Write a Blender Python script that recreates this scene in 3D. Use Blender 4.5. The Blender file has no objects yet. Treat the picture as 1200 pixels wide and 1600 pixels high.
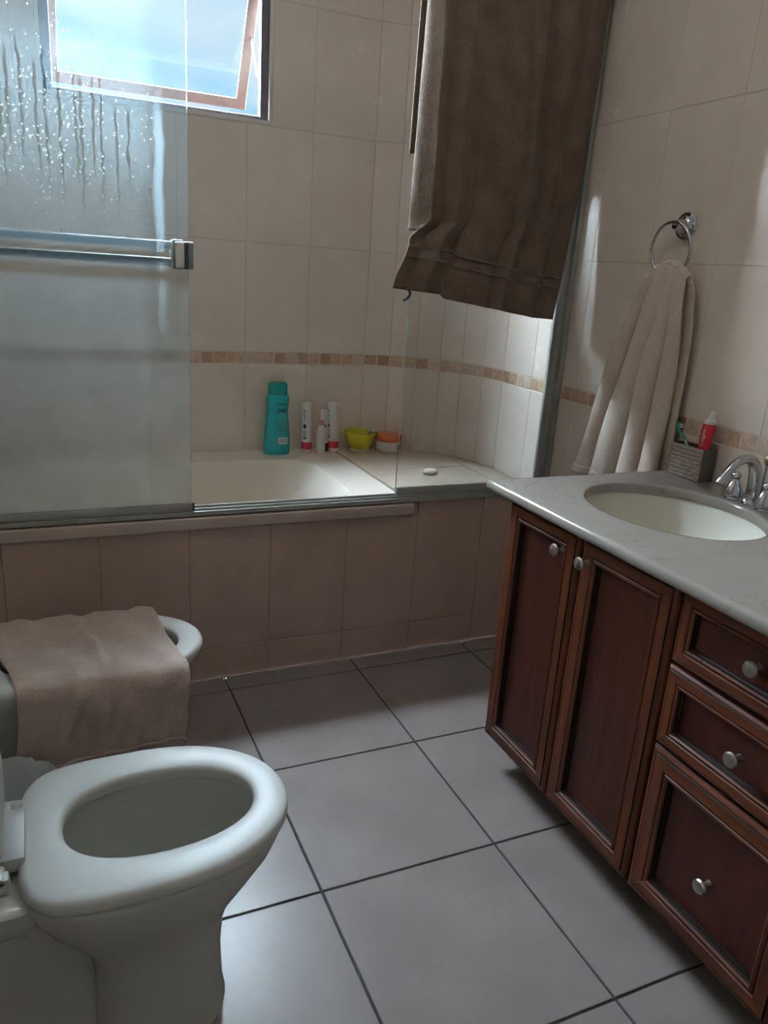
import bpy, bmesh, math, random
from mathutils import Vector, Matrix
random.seed(7)
PI = math.pi
scene = bpy.context.scene
COL = scene.collection

# ------------------------------------------------------------------ camera, world, light, exposure
cam_d = bpy.data.cameras.new('camera')
cam = bpy.data.objects.new('camera', cam_d)
COL.objects.link(cam)
R0 = Vector((0.91389184, -0.40086049, 0.06412931))      # image right
R1 = Vector((-0.06467351, -0.29971774, -0.95183329))    # image down
R2 = Vector((0.40077305, 0.86572521, -0.29983465))      # view direction
mw = Matrix((R0, -R1, -R2)).transposed().to_4x4()
mw.translation = Vector((-0.480, -2.083, 1.268))
cam.matrix_world = mw
cam_d.sensor_fit = 'VERTICAL'
cam_d.sensor_height = 36.0
cam_d.lens = 1195.64 / 1600 * 36.0
cam_d.clip_start = 0.02
scene.camera = cam

world = bpy.data.worlds.new('sky')
scene.world = world
world.use_nodes = True
wt = world.node_tree
wt.nodes.clear()
def wn(t, **k):
    n = wt.nodes.new(t)
    for a, v in k.items():
        setattr(n, a, v)
    return n
w_out = wn('ShaderNodeOutputWorld'); w_bg = wn('ShaderNodeBackground')
w_tc = wn('ShaderNodeTexCoord')
w_map = wn('ShaderNodeMapping'); w_map.inputs['Scale'].default_value = (1.6, 1.6, 4.2)
w_map.inputs['Location'].default_value = (0.35, 0.1, 0.55)
w_noise = wn('ShaderNodeTexNoise')
w_noise.inputs['Scale'].default_value = 2.3; w_noise.inputs['Detail'].default_value = 5.0
w_noise.inputs['Distortion'].default_value = 0.5
w_ramp = wn('ShaderNodeValToRGB')
w_ramp.color_ramp.elements[0].position = 0.30; w_ramp.color_ramp.elements[0].color = (0.38, 0.70, 0.93, 1)
w_ramp.color_ramp.elements[1].position = 0.60; w_ramp.color_ramp.elements[1].color = (0.93, 0.98, 1.02, 1)
w_sep = wn('ShaderNodeSeparateXYZ')
w_gr = wn('ShaderNodeMapRange'); w_gr.inputs['From Min'].default_value = -0.04; w_gr.inputs['From Max'].default_value = 0.03
w_mix = wn('ShaderNodeMix'); w_mix.data_type = 'RGBA'
w_mix.inputs[6].default_value = (0.42, 0.40, 0.36, 1)
L = wt.links.new
L(w_tc.outputs['Generated'], w_map.inputs['Vector']); L(w_map.outputs[0], w_noise.inputs['Vector'])
L(w_noise.outputs['Fac'], w_ramp.inputs['Fac'])
L(w_tc.outputs['Generated'], w_sep.inputs[0]); L(w_sep.outputs['Z'], w_gr.inputs['Value'])
L(w_gr.outputs[0], w_mix.inputs[0]); L(w_ramp.outputs['Color'], w_mix.inputs[7])
L(w_mix.outputs[2], w_bg.inputs['Color']); L(w_bg.outputs[0], w_out.inputs['Surface'])
w_bg.inputs['Strength'].default_value = 0.80

vs = scene.view_settings
vs.view_transform = 'Standard'; vs.look = 'None'; vs.gamma = 1.0; vs.exposure = 0.32; vs.use_curve_mapping = False
cy = scene.cycles
cy.use_denoising = True
cy.max_bounces = 16; cy.diffuse_bounces = 10; cy.glossy_bounces = 6; cy.transmission_bounces = 10; cy.transparent_max_bounces = 16
cy.caustics_reflective = False; cy.caustics_refractive = False
cy.sample_clamp_indirect = 6.0

# room shell dimensions (metres): +X right, +Y away from the camera, Z up
XL, XR, YB, YR, ZC = -0.82, 1.161, 0.903, -2.50, 2.45
YT = 0.082                      # front of the bathtub apron
WX0, WX1, WZ0, WZ1 = -0.42, 0.352, 1.746, 2.26    # window opening
DX0, DX1, DZ1 = -0.72, 0.10, 2.05                 # door behind the camera

def portal(name, loc, rot, sx, sy):
    d = bpy.data.lights.new(name, 'AREA'); d.shape = 'RECTANGLE'; d.size = sx; d.size_y = sy
    d.cycles.is_portal = True
    o = bpy.data.objects.new(name, d); COL.objects.link(o); o.location = loc; o.rotation_euler = rot
portal('window_portal', ((WX0+WX1)/2, 1.09, (WZ0+WZ1)/2), (-PI/2, 0, 0), WX1-WX0, WZ1-WZ0)

sun_d = bpy.data.lights.new('daylight', 'SUN')
sun_d.angle = math.radians(150); sun_d.energy = 425.0; sun_d.color = (0.84, 0.93, 1.0)
sun = bpy.data.objects.new('daylight', sun_d); COL.objects.link(sun)
sun.rotation_euler = Vector((0.0, -math.cos(math.radians(40)), -math.sin(math.radians(40)))).to_track_quat('-Z', 'Y').to_euler()

# ------------------------------------------------------------------ helpers
def tag(o, label=None, cat=None, group=None, kind=None):
    if label: o['label'] = label
    if cat: o['category'] = cat
    if group: o['group'] = group
    if kind: o['kind'] = kind
    return o
def wloc(o):
    v = Vector((0, 0, 0))
    while o is not None:
        v += o.location; o = o.parent
    return v
def empty(name, loc, label, cat, group=None):
    o = bpy.data.objects.new(name, None); COL.objects.link(o); o.location = loc
    o.empty_display_size = 0.05
    return tag(o, label, cat, group)
def obj(name, bm, mat, parent=None, smooth=None, mats=None, recalc=True):
    """one mesh object; bm holds world coordinates"""
    if recalc:
        bmesh.ops.recalc_face_normals(bm, faces=bm.faces[:])
    if parent is not None:
        bmesh.ops.translate(bm, verts=bm.verts[:], vec=-wloc(parent))
    me = bpy.data.meshes.new(name); bm.to_mesh(me); bm.free()
    if smooth is not None:
        me.shade_smooth(); me.set_sharp_from_angle(angle=math.radians(smooth))
    me.materials.append(mat)
    for m in mats or []:
        me.materials.append(m)
    o = bpy.data.objects.new(name, me); COL.objects.link(o)
    if parent is not None: o.parent = parent
    return o
def B(): return bmesh.new()
def box(bm, x0, x1, y0, y1, z0, z1, bev=0.0, seg=2):
    vs_ = [bm.verts.new(p) for p in ((x0,y0,z0),(x1,y0,z0),(x1,y1,z0),(x0,y1,z0),(x0,y0,z1),(x1,y0,z1),(x1,y1,z1),(x0,y1,z1))]
    fs = [bm.faces.new([vs_[i] for i in f]) for f in ((3,2,1,0),(4,5,6,7),(0,1,5,4),(1,2,6,5),(2,3,7,6),(3,0,4,7))]
    if bev > 0:
        es = list({e for f in fs for e in f.edges})
        bmesh.ops.bevel(bm, geom=es, offset=bev, segments=seg, affect='EDGES', profile=0.5)
    return bm
def loft(bm, rings, cap0=False, cap1=False, closed=True):
    vr = [[bm.verts.new(p) for p in r] for r in rings]
    for a, b in zip(vr, vr[1:]):
        n = len(a)
        for i in range(n if closed else n-1):
            j = (i+1) % n
            bm.faces.new((a[i], a[j], b[j], b[i]))
    if cap0: bm.faces.new(list(reversed(vr[0])))
    if cap1: bm.faces.new(vr[-1])
    return vr
def lathe(bm, prof, c, axis='Z', n=32, cap0=True, cap1=True):
    rings = []
    for r, h in prof:
        ring = []
        for i in range(n):
            a = 2*PI*i/n
            u, v = r*math.cos(a), r*math.sin(a)
            p = {'Z': (u, v, h), 'X': (h, u, v), 'Y': (u, h, v)}[axis]
            ring.append((c[0]+p[0], c[1]+p[1], c[2]+p[2]))
        rings.append(ring)
    loft(bm, rings, cap0, cap1)
    return bm
def tube(bm, pts, rad, n=12, cap=True):
    pts = [Vector(p) for p in pts]
    rads = rad if isinstance(rad, (list, tuple)) else [rad]*len(pts)
    rings = []; up = None
    for i, p in enumerate(pts):
        t = (pts[min(i+1, len(pts)-1)] - pts[max(i-1, 0)]).normalized()
        if up is None:
            up = Vector((0,0,1)) if abs(t.z) < 0.9 else Vector((1,0,0))
        s = t.cross(up).normalized(); up = s.cross(t).normalized()
        rings.append([p + (s*math.cos(2*PI*k/n) + up*math.sin(2*PI*k/n))*rads[i] for k in range(n)])
    loft(bm, rings, cap, cap)
    return bm
def bez(p0, p1, p2, p3, n):
    out = []
    for i in range(n+1):
        t = i/n; a = (1-t)
        out.append(tuple(a**3*p0[k]+3*a*a*t*p1[k]+3*a*t*t*p2[k]+t**3*p3[k] for k in range(3)))
    return out
def egg(xb, xt, xc, cyy, hw, z, n=64, eb=3.0, ef=2.1):
    out = []
    for i in range(n):
        a = 2*PI*i/n; c, s = math.cos(a), math.sin(a)
        e = ef if c >= 0 else eb
        ax = (xt-xc) if c >= 0 else (xc-xb)
        out.append((xc + ax*math.copysign(abs(c)**(2/e), c), cyy + hw*math.copysign(abs(s)**(2/e), s), z))
    return out
def grid(bm, fn, nu, nv):
    g = [[bm.verts.new(fn(i/nu, j/nv)) for i in range(nu+1)] for j in range(nv+1)]
    for j in range(nv):
        for i in range(nu):
            bm.faces.new((g[j][i], g[j][i+1], g[j+1][i+1], g[j+1][i]))
    return g
def thicken(o, t, off=0.0):
    m = o.modifiers.new('thickness', 'SOLIDIFY'); m.thickness = t; m.offset = off
def sstep(a, b, x):
    t = min(1.0, max(0.0, (x-a)/(b-a))); return t*t*(3-2*t)
def lerp(a, b, t): return a+(b-a)*t
def interp(tab, x):
    if x <= tab[0][0]: return tab[0][1]
    for (x0, v0), (x1, v1) in zip(tab, tab[1:]):
        if x <= x1: return lerp(v0, v1, (x-x0)/(x1-x0))
    return tab[-1][1]

# ------------------------------------------------------------------ materials
def newmat(name):
    m = bpy.data.materials.new(name); m.use_nodes = True
    nt = m.node_tree; p = nt.nodes['Principled BSDF']
    return m, nt, p
def N(nt, t, **k):
    n = nt.nodes.new(t)
    for a, v in k.items(): setattr(n, a, v)
    return n
def setp(p, col=None, rough=None, metal=None, **k):
    if col is not None: p.inputs['Base Color'].default_value = (*col, 1)
    if rough is not None: p.inputs['Roughness'].default_value = rough
    if metal is not None: p.inputs['Metallic'].default_value = metal
    for a, v in k.items(): p.inputs[a.replace('_', ' ')].default_value = v
def mat_plain(name, col, rough=0.4, metal=0.0, **k):
    m, nt, p = newmat(name); setp(p, col, rough, metal, **k); return m
def mat_noise(name, c1, c2, scale=6.0, detail=4.0, rough=0.4, bump=0.0, bscale=None, lo=0.35, hi=0.65, stretch=None, rnd=0.0, metal=0.0, spec=0.5, dist=0.0, rough2=None):
    """two-tone procedural colour in world position, optional per-object brightness change and bump"""
    m, nt, p = newmat(name); setp(p, c1, rough, metal)
    p.inputs['Specular IOR Level'].default_value = spec
    g = N(nt, 'ShaderNodeNewGeometry'); vec = g.outputs['Position']
    if stretch:
        mp = N(nt, 'ShaderNodeMapping'); mp.inputs['Scale'].default_value = stretch
        nt.links.new(vec, mp.inputs[0]); vec = mp.outputs[0]
    no = N(nt, 'ShaderNodeTexNoise'); no.inputs['Scale'].default_value = scale; no.inputs['Detail'].default_value = detail
    no.inputs['Distortion'].default_value = dist
    nt.links.new(vec, no.inputs['Vector'])
    rp = N(nt, 'ShaderNodeValToRGB')
    rp.color_ramp.elements[0].position = lo; rp.color_ramp.elements[0].color = (*c1, 1)
    rp.color_ramp.elements[1].position = hi; rp.color_ramp.elements[1].color = (*c2, 1)
    nt.links.new(no.outputs['Fac'], rp.inputs['Fac'])
    out = rp.outputs['Color']
    if rnd > 0:
        oi = N(nt, 'ShaderNodeObjectInfo')
        mr = N(nt, 'ShaderNodeMapRange'); mr.inputs['To Min'].default_value = 1-rnd; mr.inputs['To Max'].default_value = 1+rnd
        nt.links.new(oi.outputs['Random'], mr.inputs['Value'])
        hs = N(nt, 'ShaderNodeHueSaturation'); nt.links.new(mr.outputs[0], hs.inputs['Value']); nt.links.new(out, hs.inputs['Color'])
        out = hs.outputs['Color']
    nt.links.new(out, p.inputs['Base Color'])
    if rough2 is not None:
        r2 = N(nt, 'ShaderNodeMapRange'); r2.inputs['To Min'].default_value = rough; r2.inputs['To Max'].default_value = rough2
        nt.links.new(no.outputs['Fac'], r2.inputs['Value']); nt.links.new(r2.outputs[0], p.inputs['Roughness'])
    if bump > 0:
        n2 = N(nt, 'ShaderNodeTexNoise'); n2.inputs['Scale'].default_value = bscale or scale*4; n2.inputs['Detail'].default_value = 3
        nt.links.new(vec, n2.inputs['Vector'])
        b = N(nt, 'ShaderNodeBump'); b.inputs['Strength'].default_value = bump; b.inputs['Distance'].default_value = 0.002
        nt.links.new(n2.outputs['Fac'], b.inputs['Height']); nt.links.new(b.outputs[0], p.inputs['Normal'])
    return m

M = {}
M['walltile'] = mat_noise('cream_wall_tile', (0.725,0.64,0.575), (0.765,0.685,0.62), scale=7, rough=0.22, rnd=0.02, bump=0.05, bscale=9, rough2=0.30)
M['wallgrout'] = mat_noise('cream_grout', (0.56,0.49,0.42), (0.64,0.57,0.50), scale=40, rough=0.9)
M['aprontile'] = mat_noise('apron_tile', (0.46,0.345,0.295), (0.53,0.40,0.345), scale=7, rough=0.28, rnd=0.02, bump=0.05, bscale=9)
M['aprongrout'] = mat_noise('apron_grout', (0.33,0.255,0.21), (0.40,0.31,0.26), scale=40, rough=0.9)
M['floortile'] = mat_noise('floor_tile', (0.183,0.153,0.145), (0.226,0.192,0.182), scale=5, detail=7, rough=0.28, spec=0.36, lo=0.3, hi=0.7, rnd=0.02, bump=0.06, bscale=14, rough2=0.36)
M['floorgrout'] = mat_noise('dark_floor_grout', (0.018,0.017,0.020), (0.03,0.028,0.032), scale=60, rough=0.85)
M['ledgetile'] = mat_noise('ledge_tile', (0.56,0.48,0.40), (0.62,0.54,0.46), scale=8, rough=0.18)
M['paint'] = mat_noise('white_paint', (0.72,0.69,0.64), (0.76,0.73,0.68), scale=3, rough=0.8)
M['ceil'] = mat_noise('ceiling_paint', (0.86,0.85,0.82), (0.89,0.88,0.85), scale=3, rough=0.85)
M['tub'] = mat_noise('cream_acrylic', (0.82,0.765,0.68), (0.84,0.785,0.70), scale=4, rough=0.22)
M['rail'] = mat_noise('cream_trim', (0.50,0.42,0.37), (0.54,0.46,0.41), scale=12, rough=0.25)
M['alu'] = mat_noise('satin_aluminium', (0.36,0.37,0.35), (0.42,0.43,0.41), scale=20, rough=0.45, metal=0.35)
M['aludark'] = mat_plain('dark_strip', (0.02,0.02,0.022), 0.7)
M['whiteplastic'] = mat_plain('white_plastic', (0.74,0.78,0.76), 0.35)
M['greyplastic'] = mat_plain('grey_green_plastic', (0.16,0.19,0.18), 0.4)
M['ceramic'] = mat_noise('white_ceramic', (0.66,0.675,0.66), (0.68,0.695,0.68), scale=3, rough=0.10)
M['seat'] = mat_plain('seat_plastic', (0.64,0.665,0.66), 0.34, Specular_IOR_Level=0.14)
M['hinge'] = mat_plain('hinge_plastic', (0.52,0.53,0.54), 0.35)
M['water'] = mat_plain('bowl_water', (0.22,0.21,0.18), 0.03)
M['frame'] = mat_noise('window_frame_brown', (0.05,0.024,0.018), (0.07,0.034,0.026), scale=30, rough=0.4)
M['framedark'] = mat_noise('window_frame_dark', (0.05,0.04,0.05), (0.07,0.055,0.065), scale=30, rough=0.4)
M['chrome'] = mat_plain('chrome', (0.62,0.64,0.70), 0.10, 1.0)
M['nickel'] = mat_plain('brushed_nickel', (0.62,0.60,0.56), 0.28, 1.0)
M['sinkcer'] = mat_plain('sink_ceramic', (0.76,0.76,0.68), 0.10)
M['black'] = mat_plain('black_rubber', (0.012,0.012,0.015), 0.5)

# stone mosaic: the colour is chosen per piece
def mat_mosaic():
    m, nt, p = newmat('travertine_mosaic'); setp(p, None, 0.38)
    oi = N(nt, 'ShaderNodeObjectInfo'); rp = N(nt, 'ShaderNodeValToRGB')
    els = rp.color_ramp.elements
    els[0].position = 0.0; els[0].color = (0.33,0.205,0.125,1)
    els[1].position = 1.0; els[1].color = (0.56,0.43,0.33,1)
    rp.color_ramp.interpolation = 'CONSTANT'
    for pos, c in ((0.16,(0.47,0.32,0.21)), (0.32,(0.36,0.235,0.155)), (0.48,(0.55,0.41,0.30)), (0.64,(0.40,0.265,0.175)), (0.82,(0.50,0.375,0.29)), (0.93,(0.58,0.47,0.37))):
        e = els.new(pos); e.color = (*c, 1)
    nt.links.new(oi.outputs['Random'], rp.inputs['Fac'])
    g = N(nt, 'ShaderNodeNewGeometry'); no = N(nt, 'ShaderNodeTexNoise'); no.inputs['Scale'].default_value = 70; no.inputs['Detail'].default_value = 5
    nt.links.new(g.outputs['Position'], no.inputs['Vector'])
    mr = N(nt, 'ShaderNodeMapRange'); mr.inputs['From Min'].default_value = 0.3; mr.inputs['From Max'].default_value = 0.7
    mr.inputs['To Min'].default_value = 0.80; mr.inputs['To Max'].default_value = 1.18
    nt.links.new(no.outputs['Fac'], mr.inputs['Value'])
    hs = N(nt, 'ShaderNodeHueSaturation'); nt.links.new(mr.outputs[0], hs.inputs['Value']); nt.links.new(rp.outputs['Color'], hs.inputs['Color'])
    nt.links.new(hs.outputs['Color'], p.inputs['Base Color'])
    return m
M['mosaic'] = mat_mosaic()

def mat_wood(name, c1, c2, axis):
    m, nt, p = newmat(name); setp(p, None, 0.42); p.inputs['Specular IOR Level'].default_value = 0.35; p.inputs['Coat Weight'].default_value = 0.08; p.inputs['Coat Roughness'].default_value = 0.3
    g = N(nt, 'ShaderNodeNewGeometry'); mp = N(nt, 'ShaderNodeMapping')
    mp.inputs['Scale'].default_value = {'z': (30, 30, 2.2), 'y': (30, 2.2, 30)}[axis]
    nt.links.new(g.outputs['Position'], mp.inputs[0])
    no = N(nt, 'ShaderNodeTexNoise'); no.inputs['Scale'].default_value = 1.6; no.inputs['Detail'].default_value = 6; no.inputs['Distortion'].default_value = 0.6
    nt.links.new(mp.outputs[0], no.inputs['Vector'])
    rp = N(nt, 'ShaderNodeValToRGB')
    rp.color_ramp.elements[0].position = 0.33; rp.color_ramp.elements[0].color = (*c1, 1)
    rp.color_ramp.elements[1].position = 0.68; rp.color_ramp.elements[1].color = (*c2, 1)
    nt.links.new(no.outputs['Fac'], rp.inputs['Fac']); nt.links.new(rp.outputs[0], p.inputs['Base Color'])
    b = N(nt, 'ShaderNodeBump'); b.inputs['Strength'].default_value = 0.12; b.inputs['Distance'].default_value = 0.001
    nt.links.new(no.outputs['Fac'], b.inputs['Height']); nt.links.new(b.outputs[0], p.inputs['Normal'])
    return m
M['wood_v'] = mat_wood('cherry_wood_vertical', (0.050,0.0115,0.0045), (0.115,0.030,0.0095), 'z')
M['wood_h'] = mat_wood('cherry_wood_horizontal', (0.050,0.0115,0.0045), (0.115,0.030,0.0095), 'y')
M['glaze'] = mat_plain('dark_groove_glaze', (0.010,0.005,0.004), 0.6, Specular_IOR_Level=0.15)
M['wood_panel'] = mat_wood('cherry_panel', (0.032,0.0065,0.004), (0.058,0.0125,0.006), 'z')
M['wood_dark'] = mat_wood('cherry_carcass', (0.022,0.008,0.006), (0.035,0.012,0.008), 'z')

def mat_marble():
    m, nt, p = newmat('cream_marble'); setp(p, None, 0.13)
    g = N(nt, 'ShaderNodeNewGeometry'); no = N(nt, 'ShaderNodeTexNoise'); no.inputs['Scale'].default_value = 3.2; no.inputs['Detail'].default_value = 8; no.inputs['Distortion'].default_value = 1.6
    nt.links.new(g.outputs['Position'], no.inputs['Vector'])
    rp = N(nt, 'ShaderNodeValToRGB'); e = rp.color_ramp.elements
    e[0].position = 0.2; e[0].color = (0.225,0.203,0.178,1); e[1].position = 0.8; e[1].color = (0.262,0.238,0.210,1)
    for pos, c in ((0.49,(0.243,0.220,0.194)), (0.5,(0.215,0.188,0.158)), (0.51,(0.243,0.220,0.194))):
        x = e.new(pos); x.color = (*c, 1)
    nt.links.new(no.outputs['Fac'], rp.inputs['Fac']); nt.links.new(rp.outputs[0], p.inputs['Base Color'])
    return m
M['marble'] = mat_marble()

def mat_terry(name, c1, c2, bump=1.0, scale=420, sheen=0.3):
    m, nt, p = newmat(name); setp(p, None, 0.95); p.inputs['Specular IOR Level'].default_value = 0.1
    p.inputs['Sheen Weight'].default_value = sheen; p.inputs['Sheen Roughness'].default_value = 0.6
    tc = N(nt, 'ShaderNodeNewGeometry')
    n1 = N(nt, 'ShaderNodeTexNoise'); n1.inputs['Scale'].default_value = 14; n1.inputs['Detail'].default_value = 6
    n2 = N(nt, 'ShaderNodeTexNoise'); n2.inputs['Scale'].default_value = scale; n2.inputs['Detail'].default_value = 2
    nt.links.new(tc.outputs['Position'], n1.inputs['Vector']); nt.links.new(tc.outputs['Position'], n2.inputs['Vector'])
    ad = N(nt, 'ShaderNodeMath', operation='MULTIPLY_ADD'); ad.inputs[1].default_value = 0.45
    nt.links.new(n2.outputs['Fac'], ad.inputs[0])
    ml = N(nt, 'ShaderNodeMath', operation='MULTIPLY'); ml.inputs[1].default_value = 0.55
    nt.links.new(n1.outputs['Fac'], ml.inputs[0]); nt.links.new(ml.outputs[0], ad.inputs[2])
    rp = N(nt, 'ShaderNodeValToRGB')
    rp.color_ramp.elements[0].position = 0.35; rp.color_ramp.elements[0].color = (*c1, 1)
    rp.color_ramp.elements[1].position = 0.66; rp.color_ramp.elements[1].color = (*c2, 1)
    nt.links.new(ad.outputs[0], rp.inputs['Fac']); nt.links.new(rp.outputs[0], p.inputs['Base Color'])
    b = N(nt, 'ShaderNodeBump'); b.inputs['Strength'].default_value = bump; b.inputs['Distance'].default_value = 0.003
    nt.links.new(n2.outputs['Fac'], b.inputs['Height']); nt.links.new(b.outputs[0], p.inputs['Normal'])
    return m
M['towel_dark'] = mat_terry('brown_terry', (0.066,0.040,0.027), (0.104,0.070,0.049), 0.7, 300, 0.05)
M['towel_band'] = mat_terry('brown_band', (0.044,0.028,0.019), (0.066,0.044,0.031), 0.3, 300)
M['towel_beige'] = mat_terry('beige_terry', (0.52,0.43,0.365), (0.63,0.53,0.455), 0.8, 340)
M['towel_lit'] = mat_terry('brown_terry_lit', (0.085,0.060,0.045), (0.13,0.096,0.073), 0.8, 300, 0.1)  # same cloth as the front sheet, colour lightened for window light
M['towel_hem'] = mat_terry('pale_hem', (0.60,0.53,0.47), (0.70,0.63,0.57), 0.5, 340)
M['towel_mat'] = mat_terry('taupe_terry', (0.45,0.345,0.30), (0.62,0.49,0.43), 1.0, 300)

def glass_mat(name, tint, haze=0.0):
    """thin sheet glass: straight-through light plus a Fresnel mirror"""
    m = bpy.data.materials.new(name); m.use_nodes = True; nt = m.node_tree; nt.nodes.clear()
    out = N(nt, 'ShaderNodeOutputMaterial')
    tr = N(nt, 'ShaderNodeBsdfTransparent'); tr.inputs['Color'].default_value = (*tint, 1)
    gl = N(nt, 'ShaderNodeBsdfGlossy'); gl.inputs['Roughness'].default_value = 0.02
    fr = N(nt, 'ShaderNodeFresnel'); fr.inputs['IOR'].default_value = 1.25
    mx = N(nt, 'ShaderNodeMixShader')
    nt.links.new(fr.outputs[0], mx.inputs[0]); nt.links.new(tr.outputs[0], mx.inputs[1]); nt.links.new(gl.outputs[0], mx.inputs[2])
    nt.links.new(mx.outputs[0], out.inputs['Surface'])
    return m
M['glass_clear'] = glass_mat('clear_glass', (0.965, 0.98, 0.975))
M['glass_sash'] = glass_mat('window_glass', (0.90, 0.96, 0.99))
M['glass_edge'] = mat_plain('glass_edge_green', (0.05,0.085,0.075), 0.15)
M['glass_edge_light'] = mat_plain('glass_edge_pale', (0.42,0.50,0.49), 0.15)

def wet_glass():
    """fogged shower pane: clear glass under a film of condensation with run-off trails and a clearer edge strip"""
    m = bpy.data.materials.new('fogged_wet_glass'); m.use_nodes = True; nt = m.node_tree; nt.nodes.clear()
    lk = nt.links.new
    out = N(nt, 'ShaderNodeOutputMaterial')
    g = N(nt, 'ShaderNodeNewGeometry'); sp = N(nt, 'ShaderNodeSeparateXYZ'); lk(g.outputs['Position'], sp.inputs[0])
    def math_(op, a, b=None, c=None):
        n = N(nt, 'ShaderNodeMath', operation=op)
        for k, v in enumerate((a, b, c)):
            if v is None: continue
            if isinstance(v, (int, float)): n.inputs[k].default_value = v
            else: lk(v, n.inputs[k])
        return n.outputs[0]
    def noise(scale3, sc, det=3, dist=0.0):
        mp = N(nt, 'ShaderNodeMapping'); mp.inputs['Scale'].default_value = scale3; lk(g.outputs['Position'], mp.inputs[0])
        n = N(nt, 'ShaderNodeTexNoise'); n.inputs['Scale'].default_value = sc; n.inputs['Detail'].default_value = det; n.inputs['Distortion'].default_value = dist
        lk(mp.outputs[0], n.inputs['Vector']); return n.outputs['Fac']
    def rng(v, a, b, c=0.0, d=1.0, smooth=True):
        n = N(nt, 'ShaderNodeMapRange'); n.interpolation_type = 'SMOOTHSTEP' if smooth else 'LINEAR'
        n.inputs['From Min'].default_value = a; n.inputs['From Max'].default_value = b
        n.inputs['To Min'].default_value = c; n.inputs['To Max'].default_value = d
        lk(v, n.inputs['Value']); return n.outputs[0]
    x, z = sp.outputs['X'], sp.outputs['Z']
    wob = noise((1,1,1), 9.0, 3)
    xw = math_('MULTIPLY_ADD', wob, 0.03, x)
    low = rng(z, 0.85, 1.25, 1.0, 0.0)                            # lower half is fogged right up to the free edge
    edge = math_('MAXIMUM', rng(xw, -0.215, -0.130, 1.0, 0.12), math_('MULTIPLY', low, 0.85))
    fog = math_('MULTIPLY', edge, rng(noise((1,0.1,1), 5.0, 4), 0.3, 0.7, 0.80, 1.0))
    # run-off trails: clear wavy vertical lines
    wig = noise((30,1,30), 1.0, 3)
    wx = math_('MULTIPLY_ADD', wig, 0.022, x)
    trail = None
    for tx, z0_, z1_ in ((-0.570,1.56,1.80),(-0.534,1.52,1.86),(-0.520,1.44,1.74),(-0.505,1.50,1.70),(-0.478,1.48,1.72),(-0.445,1.46,1.68),(-0.425,1.44,1.70),(-0.395,1.42,1.67),(-0.360,1.45,1.69),(-0.348,1.40,1.66),(-0.320,1.46,1.66),(-0.302,1.40,1.68),(-0.268,1.40,1.60),(-0.240,1.44,1.60)):
        dx = math_('ABSOLUTE', math_('SUBTRACT', wx, tx+0.011))
        tm_ = math_('MULTIPLY', rng(dx, 0.0016, 0.0042, 1.0, 0.0), math_('MULTIPLY', rng(z, z0_-0.06, z0_+0.06), rng(z, z1_-0.02, z1_+0.02, 1.0, 0.0)))
        trail = tm_ if trail is None else math_('MAXIMUM', trail, tm_)
    fog = math_('MULTIPLY', fog, math_('SUBTRACT', 1.0, math_('MULTIPLY', trail, 0.9)))
    # pale limescale streak next to the clear strip
    st = math_('ABSOLUTE', math_('SUBTRACT', xw, -0.152))
    streak = math_('MULTIPLY', rng(st, 0.003, 0.020, 1.0, 0.0), math_('MULTIPLY', rng(z, 0.9, 1.4), rng(z, 1.55, 1.72, 1.0, 0.0)))
    fine = rng(noise((1,1,1), 260.0, 2), 0.35, 0.65, 0.55, 1.45)
    tr = N(nt, 'ShaderNodeBsdfTransparent'); tr.inputs['Color'].default_value = (0.93,0.97,0.96,1)
    rf = N(nt, 'ShaderNodeBsdfRefraction'); rf.inputs['IOR'].default_value = 1.0; rf.inputs['Roughness'].default_value = 0.28; rf.inputs['Color'].default_value = (0.97,1.0,1.0,1)
    rf.inputs['IOR'].default_value = 1.06
    df = N(nt, 'ShaderNodeBsdfDiffuse'); df.inputs['Color'].default_value = (0.56,0.68,0.76,1)
    tl = N(nt, 'ShaderNodeBsdfTranslucent'); tl.inputs['Color'].default_value = (0.58,0.74,0.86,1)
    gl = N(nt, 'ShaderNodeBsdfGlossy'); gl.inputs['Roughness'].default_value = 0.06
    hz = N(nt, 'ShaderNodeMixShader'); hz.inputs[0].default_value = 0.62; lk(df.outputs[0], hz.inputs[1]); lk(tl.outputs[0], hz.inputs[2])
    m1 = N(nt, 'ShaderNodeMixShader'); lk(math_('MULTIPLY', math_('MULTIPLY', fog, 0.70), rng(z, 1.34, 1.58, 1.0, 0.0)), m1.inputs[0]); lk(tr.outputs[0], m1.inputs[1]); lk(rf.outputs[0], m1.inputs[2])
    band = math_('MULTIPLY_ADD', math_('MULTIPLY', rng(z, 1.36, 1.62), rng(z, 1.66, 1.80, 1.0, -0.6)), 0.55, 1.0)
    hzf = math_('MULTIPLY', math_('MULTIPLY', fog, 0.044), math_('MULTIPLY', band, fine))
    hzf = math_('MAXIMUM', hzf, math_('MULTIPLY', streak, 0.10))
    hzf = math_('MAXIMUM', hzf, 0.012)
    m2 = N(nt, 'ShaderNodeMixShader'); lk(hzf, m2.inputs[0]); lk(m1.outputs[0], m2.inputs[1]); lk(hz.outputs[0], m2.inputs[2])
    fr = N(nt, 'ShaderNodeFresnel'); fr.inputs['IOR'].default_value = 1.25
    m3 = N(nt, 'ShaderNodeMixShader'); lk(fr.outputs[0], m3.inputs[0]); lk(m2.outputs[0], m3.inputs[1]); lk(gl.outputs[0], m3.inputs[2])
    lk(m3.outputs[0], out.inputs['Surface'])
    return m
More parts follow.
